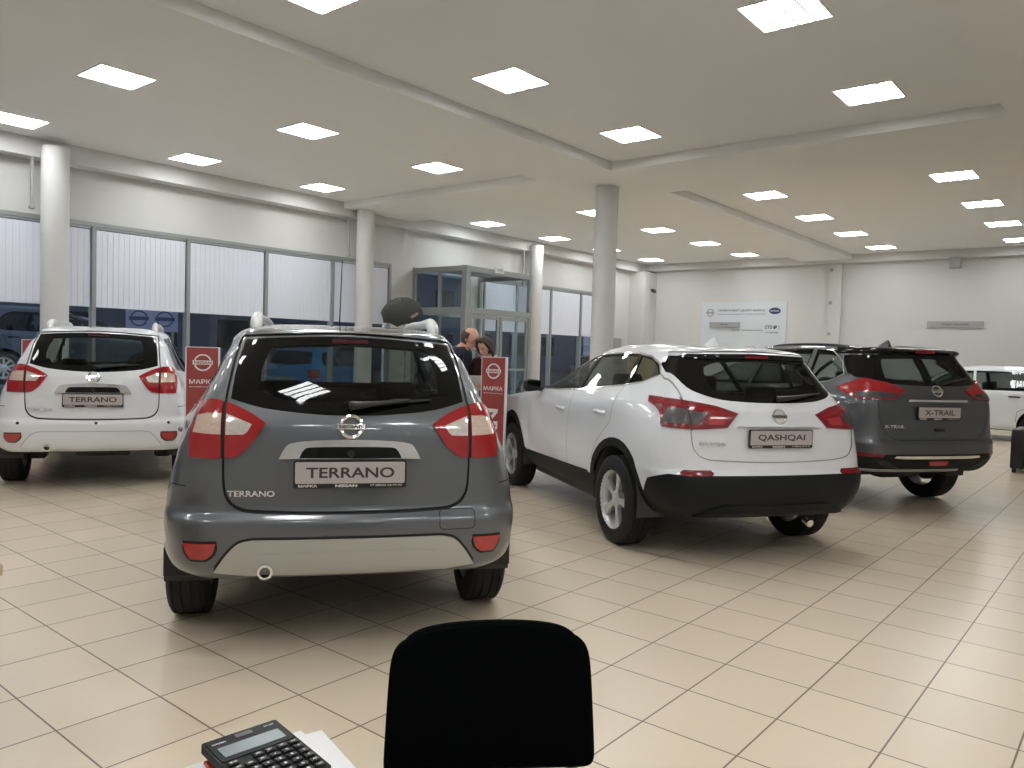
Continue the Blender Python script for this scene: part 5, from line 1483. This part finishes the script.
o = obj('paper_sheet', b_, M['paper'], None, False); o.location = (pc.x, pc.y, 1.10); o.rotation_euler = (0, 0, R(40)); tag(o, 'white paper sheet held by the couple', 'paper')

# ================================================================== umbrella display
t = empty('umbrella', (-9.62, 8.80, 0)); tag(t, 'open dark umbrella with pale lettering standing beyond the grey car roof', 'umbrella')
ua = (Vector((0, 0, 1))*.80 + Vector((.735, -.678, 0))*.62 + Vector((-.678, -.735, 0))*.16).normalized(); uq = ua.to_track_quat('Z', 'Y')
Mu = Matrix.Translation((.10, -.09, 2.20)) @ uq.to_matrix().to_4x4()
b_ = BM(); n = 8; rows = []
for j in range(7):
    q = j/6; rr = .36*math.sin(q*R(78))/math.sin(R(78)); zz = -.24*(1-math.cos(q*R(78)))/(1-math.cos(R(78)))
    ring = []
    for k in range(n*4):
        a = 2*PI*k/(n*4); sag = 1-.09*q*abs(math.sin(a*n/2)); ring.append(b_.verts.new(Mu @ Vector((rr*sag*math.cos(a), rr*sag*math.sin(a), zz+.02*q*abs(math.sin(a*n/2))))) if j else None)
    rows.append(ring)
top = b_.verts.new(Mu @ Vector((0, 0, 0)))
for k in range(n*4): b_.faces.new((top, rows[1][k], rows[1][(k+1) % (n*4)]))
for j in range(1, 6):
    for k in range(n*4): b_.faces.new((rows[j][k], rows[j+1][k], rows[j+1][(k+1) % (n*4)], rows[j][(k+1) % (n*4)]))
co_ = obj('canopy', b_, M['umb'], t); m = co_.modifiers.new('th', 'SOLIDIFY'); m.thickness = .003
b_ = BM()
for k in range(n):
    a = 2*PI*k/n; tube(b_, [Mu @ Vector((.36*q*math.cos(a), .36*q*math.sin(a), -.008-.24*(1-math.cos(q*R(78)))/(1-math.cos(R(78))))) for q in (0.05, .35, .7, .98)], .003, 6)
obj('ribs', b_, M['alu'], t)
b_ = BM(); tube(b_, [Mu @ Vector((0, 0, .05)), Mu @ Vector((0, 0, -.62)), Mu @ Vector((0, 0, -.70))], .010, 8); tube(b_, [Mu @ Vector((0, 0, -.68)), Vector(((Mu @ Vector((0, 0, -.68))).x, (Mu @ Vector((0, 0, -.68))).y, .03))], .018, 8); obj('pole', b_, M['alu'], t)
ub = Mu @ Vector((0, 0, -.68)); b_ = BM(); cyl(b_, (ub.x, ub.y, 0), (ub.x, ub.y, .04), .2, n=28); obj('base', b_, M['grey'], t)
# lettering on the lower right gore, laid on the cloth
fd_ = Mu.inverted().to_3x3() @ Vector((.735*.55+.678*.5, -.678*.55+.735*.5, -.2)); az = math.atan2(fd_.y, fd_.x)
q = .72; rr = .36*math.sin(q*R(78))/math.sin(R(78)); zz = -.24*(1-math.cos(q*R(78)))/(1-math.cos(R(78)))
Mt = Mu @ Matrix.Rotation(az+PI/2, 4, 'Z') @ Matrix.Translation((0, -rr-.012, zz+.004)) @ Matrix.Rotation(R(52), 4, 'X')
b_ = BM(); add_text(b_, 'NISSAN', .15, .045, Mt, .03, .002); obj('lettering', b_, M['scarf'], t, False)

# ================================================================== foreground chair
cc = Vector((-1.135, 1.345, 0)); fd = Matrix.Rotation(R(9), 3, 'Z') @ Vector((.645, -.764, 0)); rzc = math.atan2(fd.y, fd.x)+PI/2   # local -y faces the desk
t = empty('office_chair', cc, rzc); tag(t, 'black fabric visitor chair at the bottom edge, backrest seen', 'chair')
def cushion(bm, W, H, T, bow, fn, nx=44, nz=36):
    F_, G = [], []
    for i in range(nx+1):
        fr, gr = [], []
        for j in range(nz+1):
            u = -1+2*i/nx; v = -1+2*j/nz
            # square to rounded square
            x, z = fn(u, v)
            e = (1-abs(u)**6)*(1-abs(v)**6); th = T*(.35+.65*max(e, 0)**.35) if e > 0 else T*.35
            y0 = bow*(x/(W/2))**2
            fr.append(bm.verts.new((x, -th/2-y0, z))); gr.append(bm.verts.new((x, th/2-y0, z)))
        F_.append(fr); G.append(gr)
    for i in range(nx):
        for j in range(nz):
            bm.faces.new((F_[i][j], F_[i+1][j], F_[i+1][j+1], F_[i][j+1])); bm.faces.new((G[i][j], G[i][j+1], G[i+1][j+1], G[i+1][j]))
    for i in range(nx):
        bm.faces.new((F_[i][0], G[i][0], G[i+1][0], F_[i+1][0])); bm.faces.new((F_[i][nz], F_[i+1][nz], G[i+1][nz], G[i][nz]))
    for j in range(nz):
        bm.faces.new((F_[0][j], F_[0][j+1], G[0][j+1], G[0][j])); bm.faces.new((F_[nx][j], G[nx][j], G[nx][j+1], F_[nx][j+1]))
def back_fn(u, v):
    H2 = .165; Wt = .212 + .014*(1-v)/2
    # superellipse mapping keeps the corners round and the sides straight
    n_ = 7.0 if v > 0 else 16.0
    m_ = max(abs(u), abs(v)); 
    if m_ < 1e-6: return 0.0, 0.0
    L_ = (abs(u)**n_+abs(v)**n_)**(1/n_); k_ = m_/L_
    x = u*k_*(Wt+.014); z = v*k_*H2
    if v > 0: z -= .020*abs(u)**2.2*v; x *= 1-.045*v**3
    return x, z
b_ = BM(); cushion(b_, .47, .33, .05, .02, back_fn)
Mb = Matrix.Translation((0, .0, .687)) @ Matrix.Rotation(R(-7), 4, 'X')
for v in b_.verts: v.co = Mb @ v.co
obj('backrest', b_, M['chairfab'], t, recalc=True)
b_ = BM(); cushion(b_, .47, .42, .06, .0, lambda u, v: (u*(.235-.02*abs(v)**6), v*(.21-.02*abs(u)**6)))
for v in b_.verts: v.co = Matrix.Translation((0, -.27, .455)) @ Matrix.Rotation(R(90), 4, 'X') @ v.co
obj('seat', b_, M['chairfab'], t, recalc=True)
for s in (-1, 1):
    b_ = BM(); tube(b_, smooth_path([(s*.205, .035, .62), (s*.205, .03, .50), (s*.215, .0, .42), (s*.225, .09, .20), (s*.235, .17, .012)], 5), .012, 12, sx=1.3); obj('leg', b_, M['chrome'] if False else M['alu'], t)
    b_ = BM(); tube(b_, smooth_path([(s*.215, .02, .44), (s*.22, -.1, .415), (s*.22, -.38, .415), (s*.23, -.44, .38), (s*.24, -.50, .012)], 5), .012, 12, sx=1.3); obj('leg', b_, M['alu'], t)
b_ = BM(); tube(b_, [(-.22, -.15, .415), (.22, -.15, .415)], .010, 10); tube(b_, [(-.22, -.38, .415), (.22, -.38, .415)], .010, 10); obj('seat_frame', b_, M['alu'], t)

# ================================================================== desk with papers and calculator
def desk(x0, x1, y0, y1, z, mat, label, tz=.028):
    t = empty('desk', ((x0+x1)/2, (y0+y1)/2, 0)); tag(t, label, 'desk'); cx_, cy_ = (x0+x1)/2, (y0+y1)/2
    b_ = BM(); bb(b_, x0-cx_, x1-cx_, y0-cy_, y1-cy_, z-tz, z, .003, 2); obj('tabletop', b_, mat, t, False)
    for sx in (-1, 1):
        b_ = BM(); bb(b_, sx*((x1-x0)/2-.08)-.012, sx*((x1-x0)/2-.08)+.012, -(y1-y0)/2+.05, (y1-y0)/2-.08, 0, z-tz, .002, 1); obj('side_panel', b_, mat, t, False)
    b_ = BM(); bb(b_, -(x1-x0)/2+.1, (x1-x0)/2-.1, -.01, .01, .25, z-tz, .002, 1); obj('modesty_panel', b_, mat, t, False)
    return t
desk(-1.135, .45, -1.0, .79, .75, M['desk'], 'white desk just below the bottom left of the photo under the papers')
desk(-4.0, -2.765, -.6, .885, .75, M['wood'], 'light wood table whose corner shows at the left edge', .035)
def sheet(corner, e1, ang, z, label, w_=.21, l_=.297):
    b_ = BM(); a = math.atan2(e1[1], e1[0])+R(ang)
    Ro = Matrix.Rotation(a, 3, 'Z'); vs = box(b_, (0, 0, 0), (l_, w_, .0012)); bmesh.ops.translate(b_, vec=(l_/2, -w_/2, .0006), verts=vs)
    for v in b_.verts: v.co = Ro @ v.co
    o = obj('paper_sheet', b_, M['paper'], None, False); o.location = (corner[0], corner[1], z); tag(o, label, 'paper', 'papers under the calculator'); return o
sheet((-1.165, .897), (.96, -.27), 0, .7535, 'upper white paper sheet on the desk edge, its corner right of the calculator')
sheet((-1.195, .872), (.96, -.27), 6, .7515, 'lower white paper sheet poking out between calculator and top sheet')
b_ = BM(); bb(b_, -.10, .10, -.075, .06, 0, .008, .003, 2); o = obj('notebook', b_, M['refl'], None, False); o.location = (-1.095, .735, .7550); o.rotation_euler = (0, 0, R(-14)); tag(o, 'dark red notebook under the left edge of the calculator', 'notebook')
# calculator: local x across, y up towards the display, z up
TL, TR = Vector((-1.222, .690, .78)), Vector((-1.208, .822, .78))
ex = (TR-TL).normalized(); ey = Vector((0, 0, 1)).cross(ex).normalized()
Wc, Lc = .138, .195
cc = (TL+TR)/2 - ey*Lc/2
t = empty('calculator', (cc.x, cc.y, .7685), math.atan2(ex.y, ex.x)); t.rotation_euler = (R(2.5), 0, math.atan2(ex.y, ex.x)); tag(t, 'dark desk calculator with grey display lying on papers, bottom left', 'calculator')
def cp(u, v): return (-Wc/2+u*Wc, Lc/2-v*Lc)
b_ = BM(); prism(b_, rrect(-Wc/2, Wc/2, -Lc/2, Lc/2, .006), 0, .014, 'xy'); body = obj('casing', b_, M['calc'], t, False)
x0, y1_ = cp(.03, .015); x1, y0_ = cp(.97, .40); b_ = BM(); prism(b_, rrect(x0, x1, y0_, y1_, .004), .014, .0155, 'xy'); fa = obj('fascia', b_, M['calcface'], t, False)
x0, y1_ = cp(.10, .175); x1, y0_ = cp(.90, .345); b_ = BM(); prism(b_, rrect(x0, x1, y0_, y1_, .002), .0155, .0162, 'xy'); obj('display', b_, M['lcd'], t, False)
x0, y1_ = cp(.40, .045); x1, y0_ = cp(.62, .105); b_ = BM(); prism(b_, rrect(x0, x1, y0_, y1_, .001), .0155, .0161, 'xy'); obj('solar_cell', b_, M['solar'], t, False)
b_ = BM(); x, y = cp(.17, .10); add_text(b_, 'CITIZEN', .024, .0042, Matrix.Translation((x, y, .0157)), .02); obj('brand_lettering', b_, M['white'], t, False)
b_ = BM(); x, y = cp(.88, .07); add_text(b_, 'SDC-888', .018, .003, Matrix.Translation((x-.004, y, .0157)), .01); obj('type_lettering', b_, M['white'], t, False)
kb = [['00→0', None, 'MU', 'M+', 'GT', 'CE'], ['MC', 'MR', 'M-', '√', '%', '÷'], ['7', '8', '9', '±', '×', '→'], ['4', '5', '6', '-', '+', 'C'], ['1', '2', '3', '+', '=', 'AC'], ['0', '00', '.', '=', 'M', 'ON']]
lt = BM(); 
for i in range(6):
    for j in range(6):
        s = kb[i][j]
        if s is None: continue
        u = .11+.156*j; v = .475+.091*i; x, y = cp(u, v); sw = .0165; sh_ = .0105
        k_ = BM(); vs = box(k_, (x, y, .0165), (sw, sh_, .006), .0016, 2); obj('key', k_, M['key'], t)
        ww = min(.011, .0035*len(s)+.001); add_text(lt, s, ww, .0055 if len(s) == 1 else .0042, Matrix.Translation((x, y, .0197)), .03)
obj('key_lettering', lt, M['white'], t, False)

# ================================================================== black armchair at the right edge
t = empty('armchair', (-1.10, 13.1, 0)); tag(t, 'black box-shaped armchair cut by the right edge of the photo', 'armchair')
b_ = BM(); bb(b_, -.38, -.22, -.36, .38, .06, .60, .02, 3); obj('armrest', b_, M['black'], t)
b_ = BM(); bb(b_, .22, .38, -.36, .38, .06, .60, .02, 3); obj('armrest', b_, M['black'], t)
b_ = BM(); bb(b_, -.22, .22, -.34, .30, .08, .30, .02, 2); obj('seat_base', b_, M['black'], t)
b_ = BM(); bb(b_, -.215, .215, -.35, .24, .30, .44, .035, 3); obj('seat', b_, M['chairfab'], t)
b_ = BM(); vs = box(b_, (0, .31, .50), (.60, .14, .62), .04, 3, None); 
obj('backrest', b_, M['chairfab'], t)
for sx in (-1, 1):
    for sy in (-1, 1): b_ = BM(); bb(b_, sx*.33-.025, sx*.33+.025, sy*.31-.025, sy*.31+.025, 0, .062, .004, 1); obj('foot', b_, M['black'], t)
